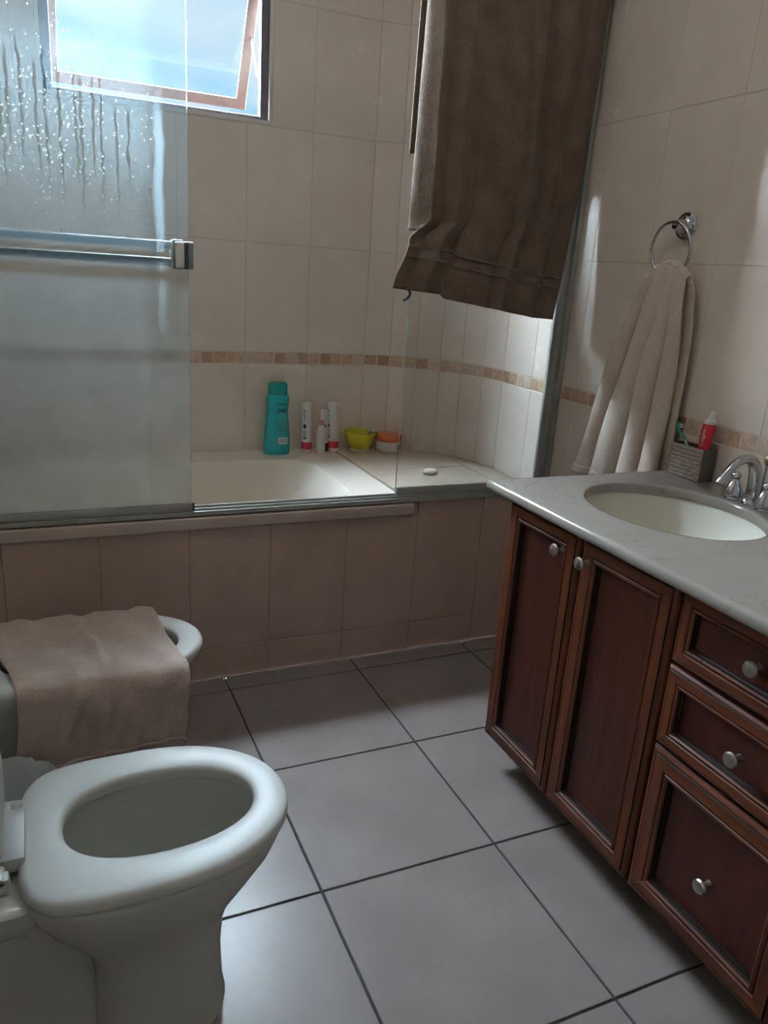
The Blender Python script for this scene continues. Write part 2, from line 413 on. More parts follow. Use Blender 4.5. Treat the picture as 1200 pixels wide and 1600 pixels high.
def drop_mat():
    m = bpy.data.materials.new('water_droplet'); m.use_nodes = True; nt = m.node_tree; nt.nodes.clear()
    out = N(nt, 'ShaderNodeOutputMaterial'); d = N(nt, 'ShaderNodeBsdfTranslucent'); d.inputs['Color'].default_value = (0.9,0.95,0.97,1)
    t_ = N(nt, 'ShaderNodeBsdfTransparent'); mx = N(nt, 'ShaderNodeMixShader'); mx.inputs[0].default_value = 0.35
    nt.links.new(t_.outputs[0], mx.inputs[1]); nt.links.new(d.outputs[0], mx.inputs[2]); nt.links.new(mx.outputs[0], out.inputs['Surface'])
    return m
M['glass_wet'] = wet_glass()

# ------------------------------------------------------------------ tiles
_tile = {}
def tile_mesh(w, h, t, key):
    k = (round(w, 4), round(h, 4), t, key)
    if k in _tile: return _tile[k]
    c = 0.0012
    a, b = w/2, h/2
    bm = B()
    r0 = [(-a,0,-b),(a,0,-b),(a,0,b),(-a,0,b)]
    r1 = [(x,-t+c,z) for x, _, z in r0]
    r2 = [(math.copysign(abs(x)-c, x), -t, math.copysign(abs(z)-c, z)) for x, _, z in r0]
    loft(bm, [r0, r1, r2], True, True)
    bmesh.ops.recalc_face_normals(bm, faces=bm.faces[:])
    me = bpy.data.meshes.new(key); bm.to_mesh(me); bm.free(); me.materials.append(M[key])
    _tile[k] = me
    return me
def tile(name, w, h, t, key, loc, rot, parent):
    o = bpy.data.objects.new(name, tile_mesh(w, h, t, key)); COL.objects.link(o)
    o.location = loc; o.rotation_euler = rot; o.parent = parent
    return o
ROWS = [0.0, 0.123, 0.525, 0.888, 0.933, 1.339, 1.741, 2.143, ZC]
G = 0.0022      # wall joint
GR = 0.0016     # depth of the joints
TT = 0.006      # tile proud of the grout bed
def tile_run(parent, p0, p1, cuts, rows, skip=None):
    """tiles on the vertical plane from p0 to p1 (plan points, wall face on the left-hand side looking p0->p1 turned towards the room)"""
    d = Vector((p1[0]-p0[0], p1[1]-p0[1])); ln = d.length; d /= ln
    ang = math.atan2(d.y, d.x)
    for c0, c1 in zip(cuts, cuts[1:]):
        for r0, r1 in zip(rows, rows[1:]):
            rects = [(c0, c1, r0, r1)]
            if skip:
                s0, s1, s2, s3 = skip; out = []
                for a, b, u, v in rects:
                    if b <= s0+1e-4 or a >= s1-1e-4 or v <= s2+0.02 or u >= s3-1e-4: out.append((a, b, u, v)); continue
                    if a < s0-0.004: out.append((a, s0, u, v))
                    if b > s1+0.004: out.append((s1, b, u, v))
                    aa, bb = max(a, s0), min(b, s1)
                    if v > s3+0.004: out.append((aa, bb, s3, v))
                rects = out
            for a, b, u, v in rects:
                mid = (a+b)/2
                tile('wall_tile', b-a-G, v-u-G, TT, 'walltile', (p0[0]+d.x*mid, p0[1]+d.y*mid, (u+v)/2), (0,0,ang), parent)
def mosaic_run(parent, p0, p1, s0, s1, pitch=0.0475):
    d = Vector((p1[0]-p0[0], p1[1]-p0[1])); d.normalize()
    ang = math.atan2(d.y, d.x); n = max(1, round((s1-s0)/pitch)); st = (s1-s0)/n
    for i in range(n):
        mid = s0+st*(i+0.5)
        tile('mosaic_tile', st-0.0035, 0.045-0.0035, TT-0.0007+random.uniform(-0.0006, 0.0006), 'mosaic', (p0[0]+d.x*mid, p0[1]+d.y*mid, 0.9105), (0,0,ang), parent)
def struct(name, bm, mat):
    return tag(obj(name, bm, mat), kind='structure')

# floor
b = B(); box(b, XL, XR, YR, YT+0.02, -0.06, -0.003)
floor = struct('floor', b, M['floorgrout'])
xs = [XL, -0.43, 0.0, 0.43, 0.86, XR]
ys = [YR, -2.15, -1.72, -1.29, -0.86, -0.43, 0.0, YT]
for x0, x1 in zip(xs, xs[1:]):
    for y0, y1 in zip(ys, ys[1:]):
        tile('floor_tile', x1-x0-0.0056, y1-y0-0.0056, 0.008, 'floortile', ((x0+x1)/2, (y0+y1)/2, -0.008), (-PI/2, 0, 0), floor)

# ceiling
b = B(); box(b, XL-0.12, XR+0.12, YR-0.12, YB+0.055, ZC, ZC+0.1)
struct('ceiling', b, M['ceil'])

# back wall with the window opening
b = B()
box(b, XL-0.12, WX0, YB+GR, YB+0.055, 0, ZC); box(b, WX1, XR+0.12, YB+GR, YB+0.055, 0, ZC)
box(b, WX0, WX1, YB+GR, YB+0.055, 0, WZ0); box(b, WX0, WX1, YB+GR, YB+0.055, WZ1, ZC)
M['exterior'] = mat_noise('exterior_bounce_stop', (0.020,0.017,0.015), (0.03,0.026,0.023), scale=20, rough=0.95)  # unseen outer face, darkened to keep bounced sun off the sash
wall_back = struct('wall_back', b, M['wallgrout'])
wall_back.data.materials.append(M['exterior'])
for f in wall_back.data.polygons:
    if f.normal.y > 0.5: f.material_index = 1
XC0 = 0.763     # the curved corner starts here
cuts = [XL, -0.745, -0.494, -0.2425, 0.009, 0.2605, 0.512, XC0]
P0 = (XL, YB+TT)
rows_b = [0.525, 0.888]; rows_t = [0.933, 1.339, 1.741, 2.143, ZC]
rel = [c-XL for c in cuts]
tile_run(wall_back, P0, (XR, YB+TT), rel, rows_b)
tile_run(wall_back, P0, (XR, YB+TT), rel, rows_t, skip=(WX0-XL, WX1-XL, WZ0, WZ1))
mosaic_run(wall_back, P0, (XR, YB+TT), 0.0, XC0-XL)
# plastered window reveal
b = B()
RT = 0.012
box(b, WX0, WX0+RT, YB-0.001, YB+0.054, WZ0, WZ1); box(b, WX1-RT, WX1, YB-0.001, YB+0.054, WZ0, WZ1)
box(b, WX0+RT, WX1-RT, YB-0.001, YB+0.054, WZ0, WZ0+RT); box(b, WX0+RT, WX1-RT, YB-0.001, YB+0.054, WZ1-RT, WZ1)
struct('trim_2', b, M['paint'])

# curved corner in tiled facets, then the right wall
CV = [(XC0, YB), (0.868, 0.876), (0.958, 0.808), (1.036, 0.742), (1.098, 0.670), (1.140, 0.570), (XR, 0.455)]
b = B()
ring0 = [(x, y) for x, y in CV] + [(XR+0.10, 0.455), (XR+0.10, YB+GR), (XC0, YB+GR)]
ring0 = [(x+0.0013, y+0.0013) if i < len(CV) else (x, y) for i, (x, y) in enumerate(ring0)]
loft(b, [[(x, y, 0.0) for x, y in ring0], [(x, y, ZC) for x, y in ring0]], True, True)
wall_corner = struct('wall_corner', b, M['wallgrout'])
nfac = len(CV)-1
for k in range(nfac):
    p, q_ = CV[k], CV[k+1]
    d = Vector((q_[0]-p[0], q_[1]-p[1])); ln = d.length; nrm = Vector((-d.y, d.x)).normalized()   # away from the room
    pp = (p[0]+nrm.x*TT, p[1]+nrm.y*TT); qq = (q_[0]+nrm.x*TT, q_[1]+nrm.y*TT)
    tile_run(wall_corner, pp, qq, [0.0, ln], rows_b); tile_run(wall_corner, pp, qq, [0.0, ln], rows_t)
    mosaic_run(wall_corner, pp, qq, 0.0, ln)
b = B(); box(b, XR+GR, XR+0.12, YR-0.12, 0.455, 0, ZC)
wall_right = struct('wall_right', b, M['wallgrout'])
ycuts = [0.455, 0.26, 0.0085]
while ycuts[-1] > YR+0.26: ycuts.append(ycuts[-1]-0.2515)
ycuts.append(YR)
PR0 = (XR+TT, 0.455)
relr = [0.455-y for y in ycuts]
tile_run(wall_right, PR0, (XR+TT, YR), relr, [0, 0.123, 0.525, 0.888]); tile_run(wall_right, PR0, (XR+TT, YR), relr, rows_t)
mosaic_run(wall_right, PR0, (XR+TT, YR), 0.0, 0.455-YR)
# left wall
b = B(); box(b, XL-0.12, XL-GR, YR-0.12, YB+GR, 0, ZC)
wall_left = struct('wall_left', b, M['wallgrout'])
ycl = [YR]
while ycl[-1] < YB-0.26: ycl.append(ycl[-1]+0.2515)
ycl.append(YB)
rell = [y-YR for y in ycl]
tile_run(wall_left, (XL-TT, YR), (XL-TT, YB), rell, [0, 0.123, 0.525, 0.888]); tile_run(wall_left, (XL-TT, YR), (XL-TT, YB), rell, rows_t)
mosaic_run(wall_left, (XL-TT, YR), (XL-TT, YB), 0.0, YB-YR)
# rear wall with a closed door, behind the camera
b = B()
box(b, XL, DX0, YR-0.12, YR, 0, ZC); box(b, DX1, XR, YR-0.12, YR, 0, ZC); box(b, DX0, DX1, YR-0.12, YR, DZ1, ZC)
struct('wall_rear', b, M['paint'])
b = B(); box(b, DX0+0.003, DX1-0.003, YR-0.075, YR-0.035, 0.004, DZ1-0.003, 0.002)
dr_ = struct('door_1', b, M['paint'])
for z0, z1 in ((0.15, 0.95), (1.10, 1.90)):
    b = B(); box(b, DX0+0.13, DX1-0.13, YR-0.036, YR-0.028, z0, z1, 0.006); obj('door_panel', b, M['paint'], dr_)
b = B(); lathe(b, [(0.010,0.0),(0.010,0.035),(0.026,0.045),(0.028,0.060),(0.015,0.072),(0.0,0.073)], (DX0+0.07, YR-0.036, 1.0), 'Y', 20, True, False); obj('door_knob', b, M['nickel'], dr_, smooth=40)
# added fill lamp on the ceiling, out of view, lifts the shadows
cl = empty('fill_lamp', (0.15, -0.62, ZC), 'added round ceiling fill lamp, out of view above the floor', 'lamp')
b = B(); lathe(b, [(0.165,0.0),(0.165,-0.018),(0.150,-0.022)], (0.15,-0.62,ZC-0.0005), n=40); obj('fill_lamp_base', b, M['nickel'], cl, smooth=40)
lm, lnt, lp = newmat('fill_lamp_glass'); setp(lp, (0.85,0.83,0.78), 0.3); lp.inputs['Emission Color'].default_value = (1.0,0.86,0.70,1); lp.inputs['Emission Strength'].default_value = 7.5
b = B(); lathe(b, [(0.148,-0.0225),(0.146,-0.040),(0.125,-0.068),(0.085,-0.086),(0.04,-0.094),(0.0,-0.096)], (0.15,-0.62,ZC), n=40, cap0=False, cap1=False); obj('fill_lamp_dome', b, lm, cl, smooth=60)

# ------------------------------------------------------------------ window: fixed frame and top-hung sash standing open
b = B()
fw = 0.030; fy0, fy1 = 0.914, 0.944
ix0, ix1, iz0, iz1 = WX0+RT, WX1-RT, WZ0+RT, WZ1-RT
box(b, ix0, ix0+fw, fy0, fy1, iz0, iz1, 0.002); box(b, ix1-fw, ix1, fy0, fy1, iz0, iz1, 0.002)
box(b, ix0+fw, ix1-fw, fy0, fy1, iz0, iz0+0.012, 0.002); box(b, ix0+fw, ix1-fw, fy0, fy1, iz1-fw, iz1, 0.002)
win = struct('window_1', b, M['framedark'])
hz_, hy_ = iz1-fw, 0.948; th = math.radians(31)
sh = hz_-(iz0+0.006); sw0, sw1 = ix0+fw-0.010, ix1-fw+0.010
def sash_xf(bm):
    bmesh.ops.rotate(bm, verts=bm.verts[:], cent=(0, hy_, hz_), matrix=Matrix.Rotation(th, 3, 'X'))
    return bm
sfw = 0.038
b = B()
box(b, sw0, sw0+sfw, hy_, hy_+0.007, hz_-sh, hz_, 0.001); box(b, sw1-sfw, sw1, hy_, hy_+0.007, hz_-sh, hz_, 0.001)
box(b, sw0+sfw, sw1-sfw, hy_, hy_+0.007, hz_-sh, hz_-sh+sfw, 0.001); box(b, sw0+sfw, sw1-sfw, hy_, hy_+0.007, hz_-sfw, hz_, 0.001)
sash = obj('sash', sash_xf(b), M['frame'], win)
b = B(); box(b, sw0+sfw, sw1-sfw, hy_+0.002, hy_+0.005, hz_-sh+sfw, hz_-sfw)
obj('window_pane', sash_xf(b), M['glass_sash'], sash)
b = B(); tube(b, [(ix1-fw-0.003, 0.946, 1.90), (sw1-0.012, hy_+math.sin(th)*0.20, hz_-math.cos(th)*0.20)], 0.0028, 8)
obj('stay_arm', b, M['nickel'], win)

# ------------------------------------------------------------------ bathtub, apron, ledge
RIM = 0.540; TX1 = 0.622
t = empty('bathtub', (-0.1, 0.45, 0.0), 'cream built-in bathtub behind the tiled apron', 'bathtub')
b = B()
def rrect(x0, x1, y0, y1, r, z, n=10):
    out = []
    for cx, cyy, a0 in ((x1-r, y1-r, 0), (x0+r, y1-r, PI/2), (x0+r, y0+r, PI), (x1-r, y0+r, 1.5*PI)):
        for i in range(n):
            a = a0+PI/2*i/(n-1); out.append((cx+r*math.cos(a), cyy+r*math.sin(a), z))
    return out
o0 = rrect(XL+0.002, TX1, YT+0.057, YB-0.001, 0.002, RIM-0.04)
o1 = rrect(XL+0.002, TX1, YT+0.057, YB-0.001, 0.002, RIM)
i0 = rrect(-0.72, 0.475, 0.185, 0.735, 0.11, RIM)
i1 = rrect(-0.715, 0.465, 0.19, 0.728, 0.11, RIM-0.008)
i2 = rrect(-0.70, 0.40, 0.205, 0.71, 0.12, RIM-0.10)
i3 = rrect(-0.68, 0.27, 0.225, 0.69, 0.13, RIM-0.28)
i4 = rrect(-0.64, 0.18, 0.255, 0.66, 0.13, RIM-0.37)
i5 = rrect(-0.56, 0.08, 0.31, 0.61, 0.11, RIM-0.385)
loft(b, [o0, o1, i0, i1, i2, i3, i4, i5], False, True)
obj('tub_basin', b, M['tub'], t, smooth=35)
b = B(); lathe(b, [(0.0,0.0),(0.028,0.0),(0.03,0.002),(0.026,0.004),(0.0,0.004)], (-0.45, 0.46, RIM-0.3855), n=24, cap0=False, cap1=False)
obj('drain', b, M['chrome'], t, smooth=40)
# apron
b = B(); box(b, XL, XR, YT+GR, YT+0.053, 0, RIM-0.034)
apron = struct('wall_apron', b, M['aprongrout'])
acuts = [XL, -0.604, -0.357, -0.1045, 0.142, 0.395, 0.6475, 0.90, XR]
for a0, a1 in zip(acuts, acuts[1:]):
    for z0, z1 in ((0.0, 0.106), (0.106, 0.506 if a1 < 0.63 else 0.548)):
        tile('apron_tile', a1-a0-0.0028, z1-z0-0.0028, TT, 'aprontile', ((a0+a1)/2, YT+TT, (z0+z1)/2), (0,0,0), apron)
# bullnose strip under the shower track
b = B(); box(b, XL+0.001, 0.627, YT-0.016, YT+0.05, 0.5065, 0.5455, 0.006, 3)
tag(obj('trim_1', b, M['rail'], smooth=40), kind='structure')
# masonry ledge at the end of the tub
LZ = 0.545
b = B()
led = [(TX1+0.003, YT+0.058), (XR-0.002, YT+0.058)] + [(x-0.003, y-0.003) for x, y in reversed(CV)] + [(TX1+0.003, YB-0.003)]
loft(b, [[(x, y, 0.30) for x, y in led], [(x, y, LZ-0.006) for x, y in led]], True, True)
ledge = struct('wall_ledge', b, M['wallgrout'])
def poly_tile(pts, z0, z1, parent, g=0.0012):
    cxx = sum(p[0] for p in pts)/len(pts); cyy = sum(p[1] for p in pts)/len(pts)
    ins = [(p[0]+(cxx-p[0])*g/0.15, p[1]+(cyy-p[1])*g/0.15) for p in pts]
    bm = B(); loft(bm, [[(x, y, z0) for x, y in ins], [(x, y, z1) for x, y in ins]], True, True)
    return obj('ledge_tile', bm, M['ledgetile'], parent)
xj = 1.058
poly_tile([(TX1+0.004, YT+0.06), (xj, YT+0.06), (xj, 0.50), (TX1+0.004, 0.50)], LZ-0.007, LZ, ledge)
poly_tile([(TX1+0.004, 0.50), (xj, 0.50), (xj, 0.712), (1.033, 0.738), (0.955, 0.804), (0.866, 0.872), (XC0, 0.899), (TX1+0.004, 0.899)], LZ-0.007, LZ, ledge)
poly_tile([(xj, YT+0.06), (XR-0.004, YT+0.06), (XR-0.004, 0.455), (1.136, 0.567), (1.095, 0.667), (xj, 0.71)], LZ-0.007, LZ, ledge)

# ------------------------------------------------------------------ shower screen
trk = empty('shower_track', (0.17, 0.10, 0.5455), 'grey aluminium sliding track running along the tub edge', 'track')
b = B(); box(b, XL+0.002, XR-0.002, 0.070, 0.136, 0.5505, 0.556, 0.001)
obj('track_base', b, M['alu'], trk)
for y in (0.070, 0.1005, 0.131):
    b = B(); box(b, XL+0.002, XR-0.002, y, y+0.004, 0.556, 0.564, 0.0008); obj('track_lip', b, M['alu'], trk)
b = B(); box(b, XL+0.002, TX1, 0.088, 0.136, 0.5405, 0.5505); obj('track_dark_strip', b, M['aludark'], trk)  # near-black strip filling the gap under the track base

def pane(bm, x0, x1, y0, y1, z0, z1):
    box(bm, x0, x1, y0, y1, z0, z1)
    bm.faces.ensure_lookup_table()
    for f in bm.faces:
        n = f.normal; 
    bmesh.ops.recalc_face_normals(bm, faces=bm.faces[:])
    for f in bm.faces:
        if abs(f.normal.y) < 0.5: f.material_index = 1
    return bm
# left sliding panel (fogged)
PX = -0.097
sp1 = empty('shower_door', (-0.45, 0.084, 0.564), 'fogged wet glass sliding shower door with double towel bar', 'shower door')
b = B(); pane(b, XL+0.012, PX, 0.081, 0.087, 0.584, 2.06)
gl1 = obj('glass', b, M['glass_wet'], sp1, mats=[M['glass_edge_light']])
b = B(); box(b, XL+0.012, PX+0.003, 0.0755, 0.0925, 0.5645, 0.588, 0.002); obj('bottom_rail', b, M['alu'], sp1, smooth=40)
b = B(); box(b, PX+0.0032, PX+0.008, 0.0755, 0.0925, 0.5645, 0.590, 0.001); obj('rail_end_cap', b, M['black'], sp1)
b = B(); box(b, XL+0.012, PX+0.003, 0.0755, 0.0925, 2.055, 2.085, 0.002); obj('top_rail', b, M['alu'], sp1)
# towel bars run on both sides of the pane from a clamp at its free edge
for zb in (1.254, 1.2965):
    b = B(); tube(b, [(XL+0.05, 0.126, zb), (PX-0.028, 0.126, zb)], 0.0110, 14); obj('towel_bar', b, M['whiteplastic'], sp1, smooth=50)
b = B(); box(b, PX-0.040, PX-0.010, 0.0875, 0.142, 1.236, 1.312, 0.006, 3); br = obj('bar_bracket', b, M['whiteplastic'], sp1, smooth=40)
b = B(); box(b, PX-0.0095, PX+0.014, 0.0875, 0.142, 1.238, 1.308, 0.003, 2); obj('bracket_cover', b, M['greyplastic'], br, smooth=40)
b = B(); box(b, PX-0.036, PX-0.012, 0.070, 0.0805, 1.240, 1.306, 0.004, 3); obj('bracket_plate', b, M['whiteplastic'], br, smooth=40)
# droplets on the fogged pane
b = B()
rs = random.Random(11)
cnt = 0
while cnt < 620:
    x = rs.uniform(-0.60, -0.17); z = rs.gauss(1.545, 0.11)
    if z > 1.80 or z < 0.7: continue
    if rs.random() > math.exp(-((x+0.47)/0.16)**2)+0.12: continue
    r = rs.choice((0.0008, 0.0010, 0.0013, 0.0016, 0.0021))
    rings = []
    for k in range(3):
        a = k*PI/2/3
        rings.append([(x+r*math.cos(a)*math.cos(2*PI*i/6), 0.0809-r*0.7*math.sin(a), z+1.25*r*math.cos(a)*math.sin(2*PI*i/6)) for i in range(6)])
    vr = loft(b, rings, False, True); cnt += 1
tag(obj('water_droplets', b, drop_mat(), gl1, smooth=80), kind='stuff')

# right panel (clear, fixed to the wall channel)
sp2 = empty('shower_screen', (0.85, 0.1125, 0.564), 'clear glass shower screen at the right wall, under the brown bath towel', 'shower screen')
GX = 0.572
b = B(); pane(b, GX, XR-0.030, 0.109, 0.115, 0.584, 2.06)
obj('glass', b, M['glass_clear'], sp2, mats=[M['glass_edge']])
b = B(); box(b, GX+0.001, XR-0.030, 0.103, 0.121, 0.5645, 0.590, 0.002); obj('bottom_rail', b, M['alu'], sp2, smooth=40)
b = B(); box(b, GX+0.001, XR-0.030, 0.103, 0.121, 2.055, 2.085, 0.002); obj('top_rail', b, M['alu'], sp2)
b = B(); box(b, XR-0.040, XR-0.001, 0.094, 0.130, 0.5645, 2.10, 0.003); wc = obj('wall_channel', b, M['alu'], sp2, smooth=40)
b = B(); box(b, XR-0.018, XR-0.001, 0.080, 0.0938, 0.5645, 2.10, 0.002); obj('channel_cover', b, M['alu'], wc, smooth=40)
hd = B(); box(hd, XL+0.001, XR-0.001, 0.066, 0.136, 2.10, 2.155, 0.006, 3)
tag(obj('shower_header', hd, M['alu'], smooth=40), 'aluminium header rail above the shower panels, carrying the bath towel', 'rail')

# ------------------------------------------------------------------ brown bath towel over the header
bt = empty('bath_towel', (0.8, 0.05, 2.0), 'large dark brown bath towel hanging over the clear shower panel', 'towel')
ZT = 2.166
def tw_bottom(u):
    return interp([(0.0,1.222),(0.26,1.212),(0.275,1.200),(0.6,1.176),(0.85,1.156),(1.0,1.152)], u)
def tw_front(u, v):
    zb = tw_bottom(u); z = lerp(ZT, zb, v)
    q = sstep(1.42, 1.36, z)                              # the hem flares out to the left below the fold
    xl = lerp(lerp(0.568, 0.578, v), lerp(0.520, 0.478, sstep(1.36, 1.22, z)), q)
    xr = interp([(1.15,1.066),(1.5,1.105),(1.8,1.117),(2.2,1.134)], z)
    x = lerp(xl, xr, u)
    # vertical folds
    f = lerp(0.006, 0.050, u**1.3)
    for c, w, a in ((0.0,0.05,-0.010),(0.09,0.035,0.012),(0.17,0.035,-0.020),(0.27,0.05,0.010),(0.42,0.09,-0.014),(0.535,0.030,0.010),(0.60,0.030,-0.020),(0.70,0.045,0.016),(0.80,0.035,-0.018),(0.88,0.025,0.012),(0.95,0.03,-0.008)):
        cc = c+0.012*math.sin(2.2*z+c*9)
        f += 0.7*a*math.exp(-((u-cc)/w)**2)*(0.55+0.6*v)
    # overlap step where the second layer starts
    f += 0.012*(1-sstep(0.262, 0.272, u))*sstep(1.9, 1.3, z)
    f += 0.004*math.sin(7*z+11*u)+0.002*math.sin(23*z+31*u)
    f += lerp(0.0, 0.02, sstep(0.12, 0.0, u))*q
    y = lerp(0.045, f, sstep(0.0, 0.10, v))
    return (x, y, z)
b = B(); grid(b, tw_front, 120, 120)
o = obj('front_sheet', b, M['towel_dark'], bt, smooth=180, recalc=False); thicken(o, 0.006)
# woven dobby band near the hem
b = B()
def tw_band(u, v, v0, v1):
    x, y, z = tw_front(u, lerp(v0, v1, v)); return (x, y-0.0042, z)
for v0, v1 in ((0.868,0.876),(0.900,0.906)):
    b = B(); grid(b, lambda u, v: tw_band(u, v, v0, v1), 120, 2); oo = obj('woven_band', b, M['towel_band'], o, smooth=180, recalc=False); thicken(oo, 0.002)
# side return of the folded towel, facing the window
def tw_side(u, v):
    z = lerp(ZT, 1.385, v); a = tw_front(0.0, (ZT-z)/(ZT-tw_bottom(0)))
    xb, yb = lerp(0.547, 0.530, v), lerp(0.062, 0.060, v)
    x = lerp(a[0], xb, u); y = lerp(a[1], yb, u)
    w = 0.006*math.sin(PI*u)*math.sin(5*z+1)+0.004*math.sin(2*PI*u)
    k = math.exp(-((z-1.44-0.10*u)/0.03)**2)*0.006*math.sin(PI*u)
    return (x-0.004*math.sin(PI*u)+w*0.5-k, y, z)
b = B(); grid(b, tw_side, 16, 80); o2 = obj('folded_edge', b, M['towel_lit'], bt, smooth=180, recalc=False); thicken(o2, 0.005)
# top over the rail and the back flap
def tw_back(u, v):
    x = lerp(0.570, 1.10, u)
    if v < 0.2:
        a = v/0.2*PI; return (x, 0.101-0.056*math.cos(a), ZT+0.004*math.sin(a)*2)
    w = (v-0.2)/0.8; z = lerp(ZT, 1.600+0.03*math.sin(5*u), w)
    return (lerp(x, x-0.012*w*(1-u), 1), 0.157+0.006*math.sin(18*u+3*z)*w, z)
b = B(); grid(b, tw_back, 60, 60); o3 = obj('back_flap', b, M['towel_lit'], bt, smooth=180, recalc=False); thicken(o3, 0.005)
b = B(); tube(b, bez((0.512,0.0,1.222),(0.525,0.0,1.215),(0.524,0.0,1.200),(0.500,0.0,1.190),10), 0.0042, 8)
obj('hanging_loop', b, M['black'], bt, smooth=60)

# ------------------------------------------------------------------ towel ring and hand towel on the right wall
tr = empty('towel_ring', (XR, -0.375, 1.437), 'chrome towel ring on a round rosette on the right wall', 'towel ring')
b = B(); lathe(b, [(0.036,0.0),(0.037,-0.004),(0.034,-0.008),(0.027,-0.010),(0.024,-0.015),(0.018,-0.018),(0.013,-0.030),(0.014,-0.036),(0.011,-0.044),(0.0,-0.045)], (XR, -0.375, 1.437), 'X', 36, True, False)
obj('rosette', b, M['chrome'], tr, smooth=35)
RC = (1.118, -0.375, 1.372); RR = 0.072
pts = [(RC[0]-0.006*math.sin(a), RC[1]+RR*math.cos(a), RC[2]+RR*math.sin(a)) for a in [2*PI*i/48 for i in range(49)]]
b = B(); tube(b, pts, 0.0042, 10); obj('ring', b, M['chrome'], tr, smooth=60)
b = B(); lathe(b, [(0.0,-0.008),(0.007,-0.006),(0.007,0.006),(0.0,0.008)], (1.117, -0.375, 1.442), 'Y', 16, False, False); obj('ring_pivot', b, M['chrome'], tr, smooth=40)

ht = empty('hand_towel', (1.11, -0.33, 0.7), 'beige hand towel gathered through the chrome towel ring', 'towel')
def hand(layer):
    def fn(u, v):
        z = lerp(1.325, 0.690 + (0.010 if layer else 0.0), v)
        yl = interp([(0.69,-0.122),(0.9,-0.176),(1.1,-0.232),(1.22,-0.275),(1.33,-0.312)], z)
        yr = interp([(0.69,-0.470),(0.9,-0.478),(1.15,-0.475),(1.25,-0.462),(1.33,-0.452)], z)
        if layer: yl -= 0.02; yr -= 0.012
        y = lerp(yl, yr, u)
        ed = (0.0, 0.235, 0.56, 0.80, 1.0) if not layer else (0.0, 0.3, 0.65, 1.0)
        k_ = max(i for i in range(len(ed)-1) if u >= ed[i]-1e-9); tt = (u-ed[k_])/(ed[k_+1]-ed[k_])
        bul = math.sin(PI*min(1, max(0, tt)))**0.55
        amp = lerp(0.016, 0.034 if k_ != 3 else 0.022, sstep(0, 0.5, v))*(1.0 if not layer else 0.4)
        y += 0.008*(0.5-tt)*math.sin(PI*tt)*sstep(0.0, 0.4, v)
        x0 = 1.110 if not layer else 1.140
        x = x0 - amp*bul + 0.0025*math.sin(17*z+9*u) + (0.004*math.sin(9*z+4*k_))*sstep(0, 0.4, v)
        # pull in over the ring
        tz = sstep(0.10, 0.0, v); x = lerp(x, 1.118+(x-1.118)*0.5, tz)
        z += 0.010*math.cos((u-0.5)*PI)*tz - 0.028*(2*abs(u-0.5))**2*tz
        return (min(x, 1.150), y, z)
    return fn
b = B(); grid(b, hand(0), 110, 90); o = obj('front_drape', b, M['towel_beige'], ht, smooth=180, recalc=False); thicken(o, 0.007)
def hem(u, v):
    x, y, z = hand(0)(u, lerp(0.955, 0.995, v)); return (x-0.0045, y, z)
b = B(); grid(b, hem, 110, 4); oo = obj('hem_band', b, M['towel_hem'], o, smooth=180, recalc=False); thicken(oo, 0.004)
b = B(); grid(b, hand(1), 80, 60); o = obj('back_drape', b, M['towel_beige'], ht, smooth=180, recalc=False); thicken(o, 0.006)
def over(u, v):
    a = v*PI; f0 = hand(0)(u, 0.0); f1 = hand(1)(u, 0.0)
    t_ = v; k = math.sin(a)
    return (lerp(f0[0], f1[0], t_), lerp(f0[1], f1[1], t_), lerp(f0[2], f1[2], t_)+0.010*k)
b = B(); grid(b, over, 80, 10); o = obj('ring_fold', b, M['towel_beige'], ht, smooth=180, recalc=False); thicken(o, 0.006)

# ------------------------------------------------------------------ vanity
VX = 0.565; VY0, VY1 = -0.5575, -1.530; VZ0, VZ1 = 0.088, 0.7595
van = empty('vanity_cabinet', (0.86, -1.04, 0.0), 'dark cherry wood vanity cabinet with raised-frame doors and drawers', 'cabinet')
b = B()
cx0 = VX+0.0205
box(b, cx0, cx0+0.018, VY1, VY0, VZ0+0.002, VZ1); box(b, cx0+0.018, XR-0.002, VY1, VY1+0.018, VZ0+0.002, VZ1)
box(b, cx0+0.018, XR-0.002, VY0-0.018, VY0, VZ0+0.002, VZ1); box(b, cx0+0.018, XR-0.002, VY1+0.018, VY0-0.018, VZ0+0.002, VZ0+0.02)
obj('carcass', b, M['wood_dark'], van)
b = B(); box(b, cx0+0.16, XR-0.002, VY1+0.02, VY0-0.02, 0.0, VZ0+0.002); obj('plinth', b, M['wood_dark'], van)
PROF = [(0.0,0.0),(0.0,0.010),(0.002,0.014),(0.006,0.0165),(0.010,0.0175),(0.0125,0.0165),(0.0150,0.0190),(0.0370,0.0200),(0.0395,0.0172),(0.0420,0.0172),(0.0440,0.0195),(0.0480,0.0200),(0.0515,0.0165),(0.0530,0.0110),(0.0570,0.0085),(0.0585,0.0040)]
